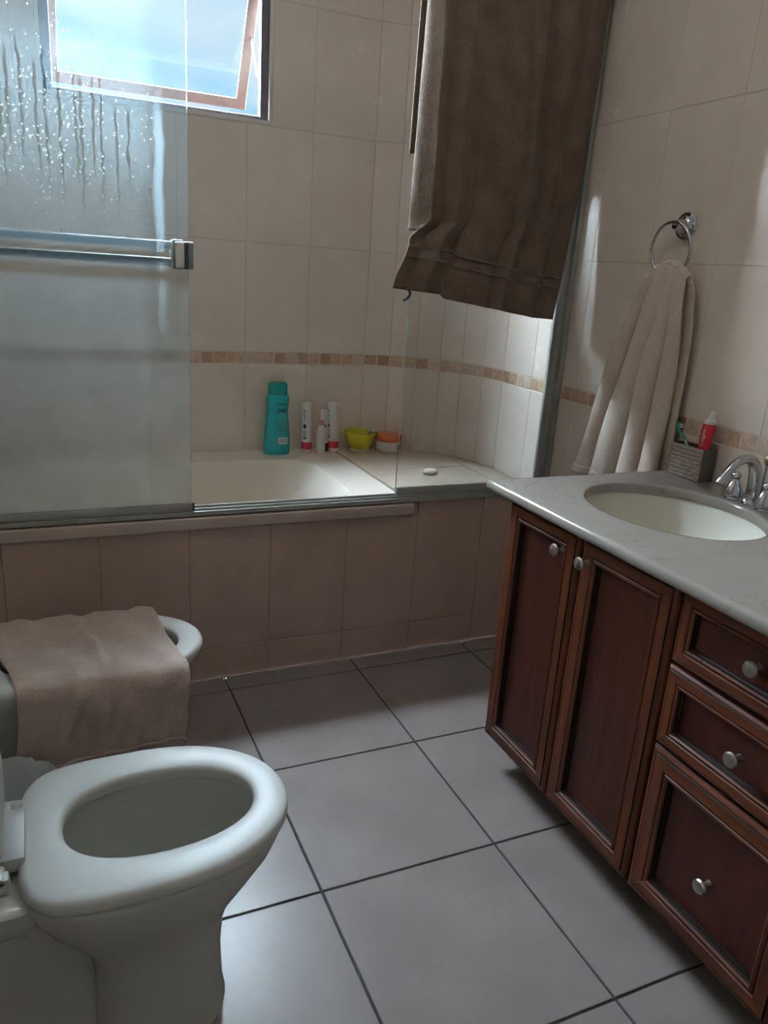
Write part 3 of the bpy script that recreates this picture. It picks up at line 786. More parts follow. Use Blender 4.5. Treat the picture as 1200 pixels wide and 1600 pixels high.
def front_unit(name, ya, yb, za, zb, knob, scale=1.0):
    """ya is the far (left in the photo) edge, yb the near edge; profile runs inwards, height towards -X"""
    prof = [(d*scale, h) for d, h in PROF]
    X0 = VX+0.0200
    def loop(d): return [(ya-d, za+d), (yb+d, za+d), (yb+d, zb-d), (ya-d, zb-d)]
    dl = prof[-1][0]-0.0015
    L0 = loop(dl)
    bm = B()
    box(bm, X0-0.0055, X0, L0[1][0], L0[0][0], L0[0][1], L0[2][1])
    d_ = obj(name, bm, M['wood_panel'], van)
    loops = [loop(d) for d, h in prof]
    for k in range(4):
        j = (k+1) % 4; bm = B()
        ring = []
        for e in (k, j):
            row = []
            for (d, h), lp in zip(prof, loops):
                y, z = lp[e]
                o_ = loops[0][j if e == k else k]
                dy, dz = loops[0][j][0]-loops[0][k][0], loops[0][j][1]-loops[0][k][1]
                ln = math.hypot(dy, dz); s = 0.00035 if e == k else -0.00035
                row.append((X0-h, y+dy/ln*s, z+dz/ln*s))
            row.append((X0, row[-1][1], row[-1][2]))
            ring.append(row)
        vr = loft(bm, ring, True, True, closed=True)
        for i_ in (5, 8, 12, 13, 14):
            for f in vr[0][i_].link_faces:
                if vr[0][i_+1] in f.verts and vr[1][i_] in f.verts: f.material_index = 1
        obj('frame_rail' if k in (0, 2) else 'frame_stile', bm, M['wood_h'] if k in (0, 2) else M['wood_v'], d_, smooth=25, mats=[M['glaze']])
    ky, kz, hgt = knob
    kb = B(); lathe(kb, [(0.007,-hgt+0.000),(0.0055,-hgt-0.004),(0.0045,-hgt-0.012),(0.006,-hgt-0.016),(0.0135,-hgt-0.020),(0.0145,-hgt-0.0235),(0.0125,-hgt-0.0275),(0.006,-hgt-0.030),(0.0,-hgt-0.0305)], (X0, ky, kz), 'X', 24, True, False)
    obj('knob', kb, M['nickel'], d_, smooth=40)
    return d_
front_unit('door', -0.5605, -0.8405, VZ0, 0.7575, (-0.787, 0.702, 0.0195))
front_unit('door', -0.8475, -1.1305, VZ0, 0.7575, (-0.875, 0.703, 0.0195))
front_unit('drawer', -1.1375, -1.4900, 0.6075, 0.7575, (-1.3135, 0.684, 0.0055), 0.72)
front_unit('drawer', -1.1375, -1.4900, 0.4335, 0.6010, (-1.316, 0.511, 0.0055), 0.72)
front_unit('drawer', -1.1375, -1.4900, VZ0, 0.4270, (-1.3135, 0.240, 0.0055), 1.0)

# countertop with an oval cut-out
CT0, CT1 = 0.760, 0.785
CX0, CY0, CY1 = 0.535, -0.492, -1.560
SC = (0.852, -0.805); SA, SB = 0.187, 0.218
angs = sorted([2*PI*i/120 for i in range(120)] + [math.atan2(y-SC[1], x-SC[0]) % (2*PI) for x in (CX0, XR-0.0015) for y in (CY0, CY1)])
def crect(ins, z):
    x0, x1, y0, y1 = CX0+ins, XR-0.0015, CY1+ins, CY0-ins
    out = []
    for a in angs:
        c, s = math.cos(a), math.sin(a); tt = 1e9
        if c > 1e-9: tt = min(tt, (x1-SC[0])/c)
        if c < -1e-9: tt = min(tt, (x0-SC[0])/c)
        if s > 1e-9: tt = min(tt, (y1-SC[1])/s)
        if s < -1e-9: tt = min(tt, (y0-SC[1])/s)
        out.append((SC[0]+c*tt, SC[1]+s*tt, z))
    return out
def ell(sa, sb, z): return [(SC[0]+sa*math.cos(a), SC[1]+sb*math.sin(a), z) for a in angs]
def ellp(d, z):
    return [(SC[0]+(SA+d)*SB/math.hypot(SB*math.cos(a), SA*math.sin(a))*math.cos(a), SC[1]+(SB+d)*SA/math.hypot(SB*math.cos(a), SA*math.sin(a))*math.sin(a), z) for a in angs]
b = B()
loft(b, [ellp(0,CT0), crect(0.004,CT0), crect(0.0005,CT0+0.004), crect(0,CT0+0.010), crect(0.0005,CT1-0.007), crect(0.0035,CT1-0.002), crect(0.008,CT1-0.0002), crect(0.013,CT1), ellp(0.014,CT1), ellp(0.006,CT1-0.0002), ellp(0.002,CT1-0.002), ellp(0,CT1-0.006), ellp(0,CT0)])
ct = tag(obj('countertop', b, M['marble'], smooth=40), 'cream marble countertop with an oval sink cut-out', 'countertop')
b = B()
loft(b, [ellp(0.022,CT0-0.0005), ellp(0.003,CT0-0.0005), ellp(0.000,CT0-0.012), ellp(-0.012,CT0-0.05), ellp(-0.04,CT0-0.095), ellp(-0.085,CT0-0.130), ellp(-0.135,CT0-0.142), ellp(-0.165,CT0-0.145)], False, True)
sk = empty('sink_basin', (SC[0], SC[1], 0.61), 'white oval undermount sink basin in the marble countertop', 'sink')
o = obj('bowl', b, M['sinkcer'], sk, smooth=50)
b = B(); lathe(b, [(0.0,0.0),(0.021,0.0),(0.022,0.002),(0.018,0.004),(0.0,0.004)], (SC[0], SC[1], CT0-0.1448), n=24, cap0=False, cap1=False); obj('drain', b, M['chrome'], sk, smooth=40)

# faucet
fa = empty('faucet', (1.075, -0.818, CT1), 'chrome two-handle sink faucet with a curved spout', 'faucet')
FC = (1.083, -0.818)
b = B(); path = bez((FC[0],FC[1],CT1+0.006),(FC[0]+0.020,FC[1],CT1+0.115),(FC[0]-0.050,FC[1],CT1+0.155),(FC[0]-0.108,FC[1],CT1+0.062),22)
tube(b, path, [lerp(0.0165,0.0098,sstep(0,1,i/22)) for i in range(23)], 18); sp_ = obj('spout', b, M['chrome'], fa, smooth=50)
b = B(); lathe(b, [(0.024,0.0),(0.024,0.003),(0.019,0.007),(0.017,0.012)], (FC[0],FC[1],CT1+0.0002), n=28); obj('spout_base', b, M['chrome'], fa, smooth=40)
d0 = Vector(path[-1])-Vector(path[-2]); d0.normalize(); e0 = Vector(path[-1])
b = B(); tube(b, [e0, e0+d0*0.008], [0.0112,0.0112], 18); obj('aerator', b, M['chrome'], sp_, smooth=40)
for hx, hy in ((1.080,-0.769),(1.072,-0.868)):
    b = B(); lathe(b, [(0.025,0.0),(0.0255,0.003),(0.022,0.006),(0.0235,0.009),(0.0235,0.013),(0.0205,0.024),(0.0145,0.038),(0.0095,0.046),(0.0088,0.050)], (hx,hy,CT1+0.0002), n=28)
    h_ = obj('handle', b, M['chrome'], fa, smooth=40)
    b = B(); lathe(b, [(0.0,0.047),(0.009,0.050),(0.0125,0.056),(0.0125,0.060),(0.009,0.066),(0.0,0.069)], (hx,hy,CT1), n=24, cap0=False, cap1=False); obj('handle_finial', b, M['chrome'], h_, smooth=60)
b = B(); tube(b, [(1.116,-0.818,CT1),(1.116,-0.818,CT1+0.098)], 0.003, 10); rd = obj('popup_rod', b, M['chrome'], fa, smooth=60)
b = B(); lathe(b, [(0.003,0.094),(0.005,0.096),(0.0085,0.104),(0.0085,0.112),(0.006,0.117),(0.0,0.118)], (1.116,-0.818,CT1), n=18, cap0=True, cap1=False); obj('popup_knob', b, mat_plain('brass', (0.42,0.34,0.20), 0.25, 1.0), rd, smooth=40)

# toothbrush box
M['mop'] = mat_noise('shell_slats', (0.22,0.18,0.15), (0.42,0.37,0.33), scale=5, stretch=(6,10,60), rough=0.25, lo=0.3, hi=0.7)
M['boxside'] = mat_plain('box_side', (0.055,0.045,0.040), 0.35)
hb = empty('toothbrush_box', (1.132, -0.573, CT1), 'small striped shell-slat box holding the toothpaste on the countertop', 'box')
bx0, bx1, by0, by1, bz0, bz1 = 1.106, 1.152, -0.630, -0.519, CT1+0.0003, CT1+0.088
b = B(); w_ = 0.004
box(b, bx0, bx0+w_, by0, by1, bz0, bz1); box(b, bx1-w_, bx1, by0, by1, bz0, bz1); box(b, bx0+w_, bx1-w_, by0, by0+w_, bz0, bz1); box(b, bx0+w_, bx1-w_, by1-w_, by1, bz0, bz1); box(b, bx0+w_, bx1-w_, by0+w_, by1-w_, bz0, bz0+w_)
obj('box_body', b, M['boxside'], hb)
for k in range(8):
    z0 = bz0+0.0005+k*0.01095
    b = B(); box(b, bx0-0.003, bx0-0.0001, by0+0.0003, by1-0.0003, z0, z0+0.0101, 0.0011, 2)
    obj('slat', b, M['mop'], hb, smooth=40)

# text as flat mesh
def text_mesh(body, size):
    cu = bpy.data.curves.new('lettering', 'FONT'); cu.body = body; cu.size = size; cu.align_x = 'CENTER'; cu.align_y = 'CENTER'; cu.shear = 0.0
    o = bpy.data.objects.new('lettering_tmp', cu); COL.objects.link(o)
    dg = bpy.context.evaluated_depsgraph_get(); me = bpy.data.meshes.new_from_object(o.evaluated_get(dg))
    bm = B(); bm.from_mesh(me)
    bpy.data.objects.remove(o); bpy.data.curves.remove(cu); bpy.data.meshes.remove(me)
    return bm

# toothpaste: flattened tube standing on its crimp, cap up
tp = empty('toothpaste_tube', (1.128, -0.610, bz0+0.006), 'red and white toothpaste tube with white cap standing in the box', 'toothpaste')
TPX, TPY = 1.128, -0.598
def tpt(s, z0):  # lean
    return (TPX+0.02*(z0-0.80), TPY-0.09*(z0-0.80))
def trg(hy, hx, z, n=28):
    cx, cyy = tpt(0, z)
    return [(cx+hx*math.cos(2*PI*i/n), cyy+hy*math.sin(2*PI*i/n), z) for i in range(n)]
b = B(); loft(b, [trg(0.0195,0.0015,0.795),trg(0.0195,0.005,0.82),trg(0.0192,0.009,0.86),trg(0.0188,0.0125,0.90),trg(0.0182,0.0145,0.930),trg(0.0170,0.0150,0.936),trg(0.0120,0.0115,0.938)], True, True)
body = obj('tube_body', b, mat_plain('toothpaste_red', (0.36,0.012,0.022), 0.25), tp, smooth=40)
b = B(); loft(b, [trg(0.0155,0.0145,0.9385),trg(0.0150,0.0140,0.947),trg(0.0075,0.0075,0.953),trg(0.0062,0.0062,0.968),trg(0.0050,0.0050,0.9705)], True, True)
obj('cap', b, M['whiteplastic'], tp, smooth=40)
tm = text_mesh('Colgate', 0.0165)
for v in tm.verts:
    lx, ly = v.co.x, v.co.y
    z = 0.902+lx*0.92; c = tpt(0, z)
    yy = c[1]+ly*0.95      # letters run upwards
    hx = interp([(0.82,0.005),(0.86,0.009),(0.90,0.0125),(0.93,0.0145)], z); rr = max(0.0, 1-((yy-c[1])/0.0192)**2)**0.5
    v.co = (c[0]-hx*rr-0.0010, yy, z)
obj('lettering', tm, mat_plain('print_white', (0.62,0.55,0.54), 0.4), body, recalc=False)
# toothbrush
tb = empty('toothbrush', (1.125, -0.55, bz0+0.006), 'green and white toothbrush leaning out of the small box', 'toothbrush')
pth = bez((1.132,-0.585,0.795),(1.127,-0.570,0.850),(1.120,-0.548,0.885),(1.117,-0.514,0.912),18)
b = B(); tube(b, pth, [0.0050]*9+[0.0042]*5+[0.0034]*5, 10); obj('handle', b, mat_plain('brush_green', (0.012,0.22,0.085), 0.3), tb, smooth=60)
b = B(); tube(b, [(p[0]-0.003,p[1]-0.002,p[2]+0.0025) for p in pth[4:13]], 0.0028, 8); obj('grip', b, mat_plain('brush_mint', (0.42,0.62,0.55), 0.35), tb, smooth=60)
b = B(); box(b, 1.112,1.122,-0.5215,-0.5085,0.905,0.925,0.003); hd_ = obj('brush_head', b, mat_plain('brush_green2', (0.015,0.26,0.10), 0.3), tb, smooth=40)
for i in range(3):
    for j in range(2):
        b = B(); lathe(b, [(0.0019,0.0),(0.0019,-0.010)], (1.1145+j*0.0048, -0.5215, 0.9085+i*0.006), 'Y', 6)
        obj('bristle_tuft', b, mat_plain('bristle', (0.55,0.66,0.66) if i else (0.03,0.16,0.34), 0.6), hd_)

# ------------------------------------------------------------------ toilet
TC = -0.985
to = empty('toilet', (-0.42, TC, 0.0), 'white toilet with the seat down and lid raised', 'toilet')
b = B()
E_ = lambda xb, xt, xc, hw, z, eb=3.0: egg(xb, xt, xc, TC, hw, z, 72, eb)
loft(b, [E_(-0.47,-0.238,-0.345,0.112,0.0), E_(-0.465,-0.243,-0.345,0.107,0.03), E_(-0.46,-0.246,-0.345,0.104,0.12), E_(-0.465,-0.240,-0.345,0.107,0.19),
         E_(-0.50,-0.222,-0.355,0.120,0.235), E_(-0.535,-0.185,-0.365,0.145,0.285), E_(-0.56,-0.152,-0.37,0.162,0.33), E_(-0.57,-0.139,-0.375,0.169,0.36), E_(-0.57,-0.137,-0.375,0.170,0.370), E_(-0.566,-0.142,-0.375,0.166,0.375),
         E_(-0.515,-0.180,-0.35,0.116,0.375,2.4), E_(-0.510,-0.184,-0.35,0.112,0.365,2.4), E_(-0.515,-0.176,-0.35,0.118,0.335,2.4), E_(-0.50,-0.190,-0.35,0.108,0.29,2.4), E_(-0.46,-0.225,-0.35,0.085,0.22,2.2), E_(-0.43,-0.27,-0.35,0.055,0.16,2.1), E_(-0.41,-0.30,-0.355,0.035,0.14,2.1)], True, True)
obj('bowl', b, M['ceramic'], to, smooth=60)
b = B(); loft(b, [E_(-0.468,-0.217,-0.35,0.0885,0.2299,2.2)], True, False) if False else None
b = B(); ring = E_(-0.458,-0.227,-0.35,0.084,0.218,2.2); b.faces.new([b.verts.new(p) for p in ring]); obj('bowl_water', b, M['water'], to)
b = B()
rr_ = lambda hx0, hx1, hw, z, r=0.04: rrect(hx0, hx1, TC-hw, TC+hw, r, z, 8)
loft(b, [rr_(-0.775,-0.535,0.085,0.285,0.02), rr_(-0.785,-0.525,0.112,0.315), rr_(-0.79,-0.522,0.128,0.345), rr_(-0.79,-0.522,0.132,0.370), rr_(-0.786,-0.526,0.128,0.3745)], True, True)
obj('deck', b, M['ceramic'], to, smooth=50)
b = B(); loft(b, [rr_(-0.66,-0.44,0.050,0.0,0.02), rr_(-0.65,-0.45,0.042,0.05,0.02), rr_(-0.65,-0.46,0.042,0.20,0.02), rr_(-0.68,-0.48,0.055,0.29,0.02)], True, True); obj('trapway', b, M['ceramic'], to, smooth=50)
# seat ring
S_ = lambda xb, xt, hw, z, eb=4.2, xc=-0.365: egg(xb, xt, xc, TC, hw, z, 80, eb, 2.1)
H_ = lambda d, z: egg(-0.492-d, -0.188+d, -0.345, TC, 0.098+d, z, 80, 2.3, 2.1)
b = B()
loft(b, [H_(0.002,0.3785), S_(-0.550,-0.136,0.170,0.3785), S_(-0.556,-0.131,0.1745,0.3810), S_(-0.557,-0.130,0.1755,0.387), S_(-0.5555,-0.1315,0.174,0.394), S_(-0.552,-0.135,0.1705,0.3985), S_(-0.546,-0.141,0.1645,0.4010), S_(-0.535,-0.152,0.1535,0.4018), H_(0.026,0.4014), H_(0.009,0.4002), H_(0.003,0.3978), H_(0.0,0.393), H_(0.002,0.3785)])
st = obj('seat', b, M['seat'], to, smooth=60)
b = B(); box(b, -0.582,-0.545,-1.045,-0.925,0.385,0.4105,0.004,2); obj('hinge_cover', b, M['hinge'], to, smooth=40)
for y0, y1 in ((-0.917,-0.895),(-1.075,-1.053)):
    b = B(); box(b, -0.592,-0.566,y0,y1,0.3748,0.402,0.004,2); obj('hinge_post', b, M['hinge'], to, smooth=40)
b = B(); tube(b, [(-0.578,-1.075,0.398),(-0.578,-0.895,0.398)], 0.006, 12); obj('hinge_pin', b, M['hinge'], to, smooth=60)
# raised lid
b = B()
def lidring(d, off):
    out = []
    for x, y, _ in egg(-0.557+d, -0.13-d, -0.365, TC, 0.1755-d, 0, 64, 3.2, 2.1):
        s = x+0.557; a = math.radians(97)
        out.append((-0.585+s*math.cos(a)-off*math.sin(a), y, 0.412+s*math.sin(a)+off*math.cos(a)))
    return out
loft(b, [lidring(0.006,-0.000), lidring(0.0,-0.004), lidring(0.0,-0.010), lidring(0.012,-0.017)][::-1], True, True)
bmesh.ops.translate(b, verts=b.verts[:], vec=(-0.004,0,0)); obj('lid', b, M['seat'], to, smooth=50)
# tank
b = B(); loft(b, [rr_(-0.812,-0.668,0.165,0.3755,0.02), rr_(-0.815,-0.658,0.185,0.45,0.025), rr_(-0.815,-0.652,0.195,0.70,0.03)], True, True); tk = obj('tank', b, M['ceramic'], to, smooth=50)
b = B(); loft(b, [rr_(-0.818,-0.646,0.202,0.7005,0.03), rr_(-0.818,-0.644,0.204,0.725,0.03), rr_(-0.812,-0.650,0.198,0.735,0.03)], True, True); obj('tank_lid', b, M['ceramic'], tk, smooth=50)

# ------------------------------------------------------------------ bidet
BC = -0.340
bi = empty('bidet', (-0.42, BC, 0.0), 'white bidet beside the bathtub with a towel laid across it', 'bidet')
b = B()
F_ = lambda xb, xt, xc, hw, z, eb=3.2: egg(xb, xt, xc, BC, hw, z, 72, eb)
loft(b, [F_(-0.70,-0.29,-0.42,0.105,0.0), F_(-0.69,-0.30,-0.42,0.098,0.03), F_(-0.69,-0.295,-0.42,0.10,0.16), F_(-0.715,-0.25,-0.42,0.125,0.24), F_(-0.735,-0.195,-0.42,0.155,0.31), F_(-0.745,-0.157,-0.42,0.174,0.35), F_(-0.748,-0.150,-0.42,0.178,0.370), F_(-0.745,-0.153,-0.42,0.175,0.379), F_(-0.735,-0.161,-0.42,0.166,0.384),
         F_(-0.61,-0.203,-0.40,0.118,0.382,3.0), F_(-0.603,-0.210,-0.40,0.110,0.374,3.0), F_(-0.603,-0.205,-0.40,0.112,0.34,3.0), F_(-0.57,-0.23,-0.40,0.095,0.24,2.6), F_(-0.48,-0.32,-0.40,0.05,0.19,2.2)], True, True)
obj('bowl', b, M['ceramic'], bi, smooth=60)
b = B(); lathe(b, [(0.0,0.0),(0.02,0.0),(0.021,0.002),(0.0,0.003)], (-0.40,BC,0.1902), n=20, cap0=False, cap1=False); obj('drain', b, M['chrome'], bi, smooth=40)
b = B(); tube(b, bez((-0.68,BC,0.384),(-0.68,BC,0.45),(-0.62,BC,0.455),(-0.60,BC,0.43),10), 0.011, 12); obj('tap', b, M['chrome'], bi, smooth=50)

bt2 = empty('bidet_towel', (-0.40, -0.36, 0.39), 'taupe terry towel draped over the bidet', 'towel')
def bid(u, v):
    # v along the drape: far hem -> over the far rim -> across the opening -> near rim -> hanging
    L1, L2, L3 = 0.045, 0.355, 0.30
    s = v*(L1+L2+L3)
    if s < L1: y, z = -0.163, 0.352+s*0.9; k = 0.0; hang = 0
    elif s < L1+L2:
        w = (s-L1)/L2; y = lerp(-0.170, -0.512, w)
        z = 0.3915-0.010*math.sin(PI*w)**2; hang = 0
    else:
        w = (s-L1-L2)/L3; y = -0.521-0.012*math.sin(w*2.5); z = 0.388-w*L3; hang = w
    xl = interp([(0,-0.612),(0.35,-0.597),(0.56,-0.566),(0.62,-0.562),(1,-0.592)], v)
    xr = interp([(0,-0.254),(0.30,-0.232),(0.56,-0.210),(0.62,-0.213),(1,-0.238)], v)
    # smooth corner
    x = lerp(xl, xr, u)
    wr = sstep(-0.05, 0.3, v)*0.005*math.sin(9*u+7*v)+0.004*math.sin(23*u-13*v)+0.0025*math.sin(41*u+29*v)+0.0025*sstep(0.08, 0.3, v)*math.sin(30*v+3*math.sin(7*u))
    ridge = 0.020*math.exp(-((u-0.42-0.10*math.sin(4*v))/0.035)**2)*math.exp(-((v-0.38)/0.20)**2)
    ridge2 = 0.016*math.exp(-((u-0.33+0.4*(v-0.6))/0.03)**2)*math.exp(-((v-0.62)/0.10)**2)
    if hang > 0: y += -abs(wr)*1.2-ridge2*1.6-0.012*math.sin(u*5.2)*hang; 
    z += (wr*0.8+0.004+ridge+ridge2) if hang == 0 else 0
    return (x, y, z)
raw = bid
def bids(u, v):   # average along v to round the bends
    pts = [raw(u, min(1, max(0, v+d))) for d in (-0.03,-0.015,0,0.015,0.03)]
    return tuple(sum(p[k] for p in pts)/5 for k in range(3))
b = B(); grid(b, bids, 90, 120); o = obj('towel_sheet', b, M['towel_mat'], bt2, smooth=180, recalc=False); thicken(o, 0.009, 1.0)
def bid_band(u, v, v0, v1):
    p = Vector(bids(u, lerp(v0, v1, v))); return (p.x, p.y-0.0125, p.z)
for v0, v1 in ((0.80,0.812),(0.845,0.850)):
    b = B(); grid(b, lambda u, v: bid_band(u, v, v0, v1), 60, 2); oo = obj('woven_band', b, M['towel_mat'], o, smooth=180, recalc=False); thicken(oo, 0.003)

# ------------------------------------------------------------------ waste bin between bidet and toilet
wb = empty('waste_bin', (-0.60, -0.668, 0.0), 'white waste bin with a crinkled plastic liner, between bidet and toilet', 'bin')
b = B(); lathe(b, [(0.082,0.0),(0.086,0.004),(0.108,0.245),(0.110,0.250),(0.105,0.250),(0.083,0.008),(0.0,0.008)], (-0.60,-0.668,0.0), n=36, cap0=True, cap1=False); obj('bin_body', b, M['whiteplastic'], wb, smooth=40)
b = B()
rl = random.Random(3); cr = [rl.uniform(-1,1) for _ in range(72)]
def lr(r, z, a): return [(-0.60+(r+a*0.004*cr[i])*math.cos(2*PI*i/72), -0.668+(r+a*0.004*cr[(i*5)%72])*math.sin(2*PI*i/72), z+a*0.006*cr[(i*7)%72]) for i in range(72)]
loft(b, [lr(0.1125,0.195,0.6), lr(0.1145,0.235,0.5), lr(0.114,0.256,0.5), lr(0.108,0.262,0.8), lr(0.102,0.250,0.4), lr(0.092,0.15,1.0), lr(0.06,0.06,1.0)])
o = obj('bin_liner', b, mat_plain('liner_plastic', (0.66,0.70,0.70), 0.25, 0.0), wb, smooth=70)

# ------------------------------------------------------------------ toiletries on the tub rim
def sup(cx, cyy, hx, hy, z, n=48, e=2.6):
    out = []
    for i in range(n):
        a = 2*PI*i/n; c, s = math.cos(a), math.sin(a)
        out.append((cx+hx*math.copysign(abs(c)**(2/e), c), cyy+hy*math.copysign(abs(s)**(2/e), s), z))
    return out
ZR = RIM+0.0003
shx, shy = 0.377, 0.838
shp = empty('shampoo_bottle', (shx, shy, ZR), 'tall teal shampoo bottle with a darker cap on the tub rim', 'bottle')
SP = [(0.0,0.049,0.028),(0.006,0.0525,0.0315),(0.03,0.053,0.032),(0.08,0.0505,0.031),(0.125,0.0455,0.029),(0.16,0.0425,0.028),(0.19,0.0430,0.028),(0.215,0.0455,0.029),(0.228,0.0455,0.028),(0.236,0.0415,0.026),(0.239,0.036,0.024)]
b = B(); loft(b, [sup(shx,shy,hx,hy,ZR+z) for z, hx, hy in SP], True, True)
sb = obj('bottle_body', b, mat_plain('teal_plastic', (0.008,0.30,0.33), 0.22), shp, smooth=40)
b = B(); loft(b, [sup(shx,shy,hx,hy,ZR+z,48,2.3) for z, hx, hy in [(0.2392,0.0375,0.025),(0.242,0.0385,0.026),(0.278,0.0375,0.0255),(0.285,0.034,0.023),(0.287,0.026,0.017)]], True, True)
obj('cap', b, mat_plain('teal_cap', (0.003,0.20,0.19), 0.25), shp, smooth=40)
def on_bottle(x, z, lift=0.0006):
    hx = interp([(p[0], p[1]) for p in SP], z); hy = interp([(p[0], p[2]) for p in SP], z)
    s = min(0.98, abs(x)/hx); yy = (1-s**2.6)**(1/2.6)*hy
    return (shx+x, shy-yy-lift, ZR+z)
def patch(name, x0, x1, z0, z1, mat, parent, lift=0.0006):
    bm = B(); grid(bm, lambda u, v: on_bottle(lerp(x0, x1, u), lerp(z0, z1, v), lift), 10, 8); return obj(name, bm, mat, parent, recalc=False)
prt_d = mat_plain('print_dark_teal', (0.004,0.07,0.085), 0.35); prt_l = mat_plain('print_pale_teal', (0.13,0.33,0.35), 0.35)
prt_m = mat_plain('print_mid_teal', (0.03,0.24,0.27), 0.35); prt_w = mat_plain('label_white', (0.62,0.68,0.68), 0.4); prt_b = mat_plain('bar_grey', (0.10,0.12,0.14), 0.4)
lx0 = 0.010
patch('printed_block', lx0-0.013, lx0+0.017, 0.199, 0.206, prt_d, sb); patch('printed_line', lx0-0.012, lx0+0.015, 0.192, 0.194, prt_l, sb)
patch('printed_block', lx0-0.018, lx0+0.020, 0.171, 0.184, prt_d, sb)
patch('printed_line', lx0-0.020, lx0+0.022, 0.160, 0.163, prt_l, sb); patch('printed_line', lx0-0.008, lx0+0.010, 0.164, 0.168, prt_l, sb)
patch('printed_panel', lx0-0.017, lx0+0.022, 0.090, 0.150, prt_m, sb)
bc = patch('barcode_label', lx0-0.013, lx0+0.026, 0.044, 0.070, prt_w, sb)
for i in range(9):
    xx = lx0-0.009+i*0.0036; patch('barcode_bar', xx, xx+(0.0022 if i % 3 else 0.0014), 0.049, 0.066, prt_b, bc, 0.0011)

pw = mat_plain('tube_white', (0.72,0.73,0.72), 0.35); pr = mat_plain('tube_red', (0.34,0.012,0.03), 0.35); pk = mat_plain('print_black', (0.015,0.015,0.02), 0.4); pg = mat_plain('print_grey', (0.30,0.31,0.33), 0.4)
def tube_thing(x, y, r, h, lean, label, marks):
    e = empty('lotion_tube', (x, y, ZR), label, 'tube', 'white tubes with a red band on the tub rim')
    def rg(rx, ry, z): return [(x+lean*z+rx*math.cos(2*PI*i/36), y+ry*math.sin(2*PI*i/36), ZR+z) for i in range(36)]
    prof = [(0.93,0.0),(1.0,0.003),(1.0,0.016)]
    bm = B(); loft(bm, [rg(r*k, r*k, z) for k, z in prof], True, True); obj('cap', bm, mat_plain('cap_pink_white', (0.62,0.50,0.48), 0.4), e, smooth=40)
    bm = B(); loft(bm, [rg(r*1.01, r*1.01, 0.0162), rg(r*1.01, r*1.01, 0.044)], True, True); obj('red_band', bm, pr, e, smooth=40)
    bm = B(); loft(bm, [rg(r, r, 0.0442), rg(r*0.99, r*0.96, 0.12), rg(r*0.98, r*0.80, h-0.012), rg(r*0.96, r*0.70, h-0.002), rg(r*0.9, r*0.62, h)], True, True)
    bd = obj('tube_body', bm, pw, e, smooth=40)
    def at(a, z, lift=0.0012):
        ryk = interp([(0.044,1.0),(0.12,0.96),(h-0.012,0.80),(h,0.66)], z)
        return (x+lean*z+(r+lift)*math.cos(a), y+(r*ryk+lift)*math.sin(a), ZR+z)
    for nm, a0, a1, z0, z1, m_ in marks:
        bm = B()
        if nm == 'diamond':
            cz, ca = (z0+z1)/2, (a0+a1)/2; f = [at(a0,cz),at(ca,z0),at(a1,cz),at(ca,z1)]
            bm.faces.new([bm.verts.new(p) for p in f])
        else: grid(bm, lambda u, v: at(lerp(a0, a1, u), lerp(z0, z1, v)), 6, 4)
        obj('printed_mark', bm, m_, bd, recalc=False)
A_ = math.radians
def mk(c, w):
    o_ = []
    for z0, z1, m_, k in ((0.172,0.177,pg,.8),(0.164,0.169,pg,1.0),(0.149,0.156,pk,.35),(0.128,0.147,pg,.22),(0.068,0.073,pg,1.1),(0.077,0.082,pg,1.0),(0.086,0.091,pg,.9),(0.059,0.065,pk,1.1)):
        o_.append(('bar', A_(c-w*k), A_(c+w*k), z0, z1, m_))
    o_.append(('diamond', A_(c-w*1.2), A_(c+w*1.2), 0.098, 0.122, pk)); return o_
tube_thing(0.5035, 0.838, 0.0215, 0.205, -0.03, 'white tube with a red band beside the teal shampoo bottle', mk(-126, 17))
tube_thing(0.6220, 0.842, 0.0220, 0.207, -0.05, 'white tube with a red band next to the yellow bowl', mk(-160, 13))
sm = empty('small_bottle', (0.5535, 0.808, ZR), 'small white bottle with a pink cap between the two red-banded tubes', 'bottle')
b = B(); lathe(b, [(0.017,0.0),(0.0185,0.003),(0.0185,0.085),(0.0165,0.100),(0.0125,0.112),(0.0118,0.118)], (0.5535,0.808,ZR), n=28); obj('bottle_body', b, mat_plain('bottle_white', (0.70,0.68,0.67), 0.35), sm, smooth=40)
b = B(); lathe(b, [(0.0122,0.1182),(0.0120,0.126),(0.0100,0.136),(0.0,0.139)], (0.5535,0.808,ZR), n=24, cap1=False); obj('cap', b, mat_plain('cap_pink', (0.50,0.21,0.19), 0.35), sm, smooth=40)
dk = empty('cream_tube', (0.590, 0.858, ZR), 'short white tube with a black cap standing behind the small bottle', 'tube')
b = B(); lathe(b, [(0.0195,0.0),(0.020,0.002),(0.020,0.032),(0.019,0.034)], (0.590,0.858,ZR), n=28); obj('cap', b, pk, dk, smooth=40)
b = B()
def dr(kx, ky, z): return [(0.590-0.045*(z-0.034)+kx*math.cos(2*PI*i/28), 0.858+ky*math.sin(2*PI*i/28), ZR+z) for i in range(28)]
loft(b, [dr(0.0180,0.0180,0.0342), dr(0.0182,0.0150,0.08), dr(0.0184,0.0090,0.13), dr(0.0186,0.0025,0.172)], True, True); db = obj('tube_body', b, mat_plain('tube_offwhite', (0.76,0.73,0.70), 0.35), dk, smooth=40)
b = B(); bmesh.ops.create_circle(b, cap_ends=True, radius=0.006, segments=14, matrix=Matrix.Translation((0.578,0.8385,ZR+0.107)) @ Matrix.Rotation(PI/2, 4, 'X')); obj('printed_dot', b, pk, db)
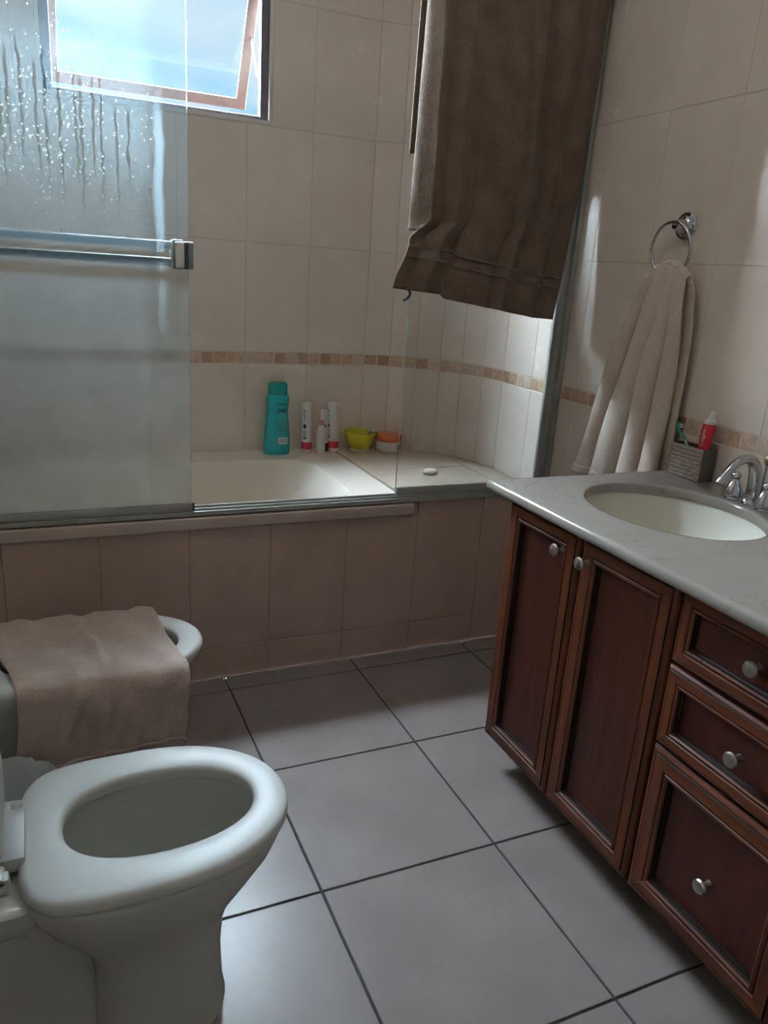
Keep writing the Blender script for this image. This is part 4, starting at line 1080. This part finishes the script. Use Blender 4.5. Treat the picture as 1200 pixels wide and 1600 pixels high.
# yellow bowl with a razor
ZL = LZ+0.0003
yb_ = empty('soap_bowl', (0.735, 0.825, ZL), 'translucent yellow plastic bowl on the tub ledge', 'bowl')
b = B(); lathe(b, [(0.034,0.008),(0.052,0.030),(0.0645,0.060),(0.0695,0.078),(0.0675,0.079),(0.062,0.060),(0.049,0.032),(0.030,0.0115),(0.0,0.0115)], (0.735,0.825,ZL), n=40, cap0=True, cap1=False)
yl = mat_plain('yellow_plastic', (0.60,0.56,0.03), 0.25); yl.node_tree.nodes['Principled BSDF'].inputs['Transmission Weight'].default_value = 0.12
obj('bowl_shell', b, yl, yb_, smooth=50)
b = B(); lathe(b, [(0.038,0.0),(0.040,0.001),(0.040,0.005),(0.034,0.0078)], (0.735,0.825,ZL), n=36); obj('foot', b, mat_plain('foot_white', (0.66,0.63,0.55), 0.4), yb_, smooth=40)
rz = empty('razor', (0.757, 0.815, ZL+0.02), 'grey and white disposable razor lying in the yellow bowl', 'razor')
b = B(); tube(b, [(0.722,0.822,ZL+0.022),(0.752,0.812,ZL+0.058),(0.775,0.806,ZL+0.086)], [0.0045,0.006,0.005], 10); obj('handle', b, mat_plain('razor_grey', (0.27,0.26,0.33), 0.35), rz, smooth=50)
b = B(); box(b, 0.771,0.792,0.797,0.815,ZL+0.083,ZL+0.092,0.002); obj('razor_head', b, mat_plain('razor_white', (0.62,0.62,0.62), 0.35), rz)
# cream jar
jr = empty('cream_jar', (0.852, 0.795, ZL), 'round white cream jar with an orange lid on the ledge', 'jar')
b = B(); lathe(b, [(0.042,0.0),(0.049,0.003),(0.0525,0.012),(0.0525,0.040),(0.050,0.044)], (0.852,0.795,ZL), n=40); jb = obj('jar_body', b, mat_plain('jar_white', (0.70,0.67,0.62), 0.3), jr, smooth=40)
b = B(); lathe(b, [(0.0525,0.0445),(0.0535,0.048),(0.0535,0.066),(0.050,0.072),(0.040,0.074),(0.0,0.0735)], (0.852,0.795,ZL), n=40, cap0=True, cap1=False); obj('lid', b, mat_plain('jar_orange', (0.42,0.095,0.022), 0.35), jr, smooth=35)
b = B(); grid(b, lambda u, v: (0.852+0.0533*math.cos(A_(lerp(-68,-25,u))), 0.795+0.0533*math.sin(A_(lerp(-68,-25,u))), ZL+lerp(0.013,0.038,v)), 8, 3); obj('label_print', b, mat_plain('jar_label', (0.36,0.36,0.36), 0.45), jb, recalc=False)
# soap
b = B()
loft(b, [sup(0.853,0.405,0.029*k,0.021*k,ZL+z,32,2.2) for k, z in ((0.75,0.0),(0.95,0.003),(1.0,0.008),(0.95,0.014),(0.72,0.019),(0.4,0.0205))], True, True)
tag(obj('soap_bar', b, mat_noise('pink_soap', (0.80,0.66,0.60), (0.86,0.74,0.68), scale=30, rough=0.4), smooth=60), 'small pale pink worn soap bar on the tub ledge', 'soap')
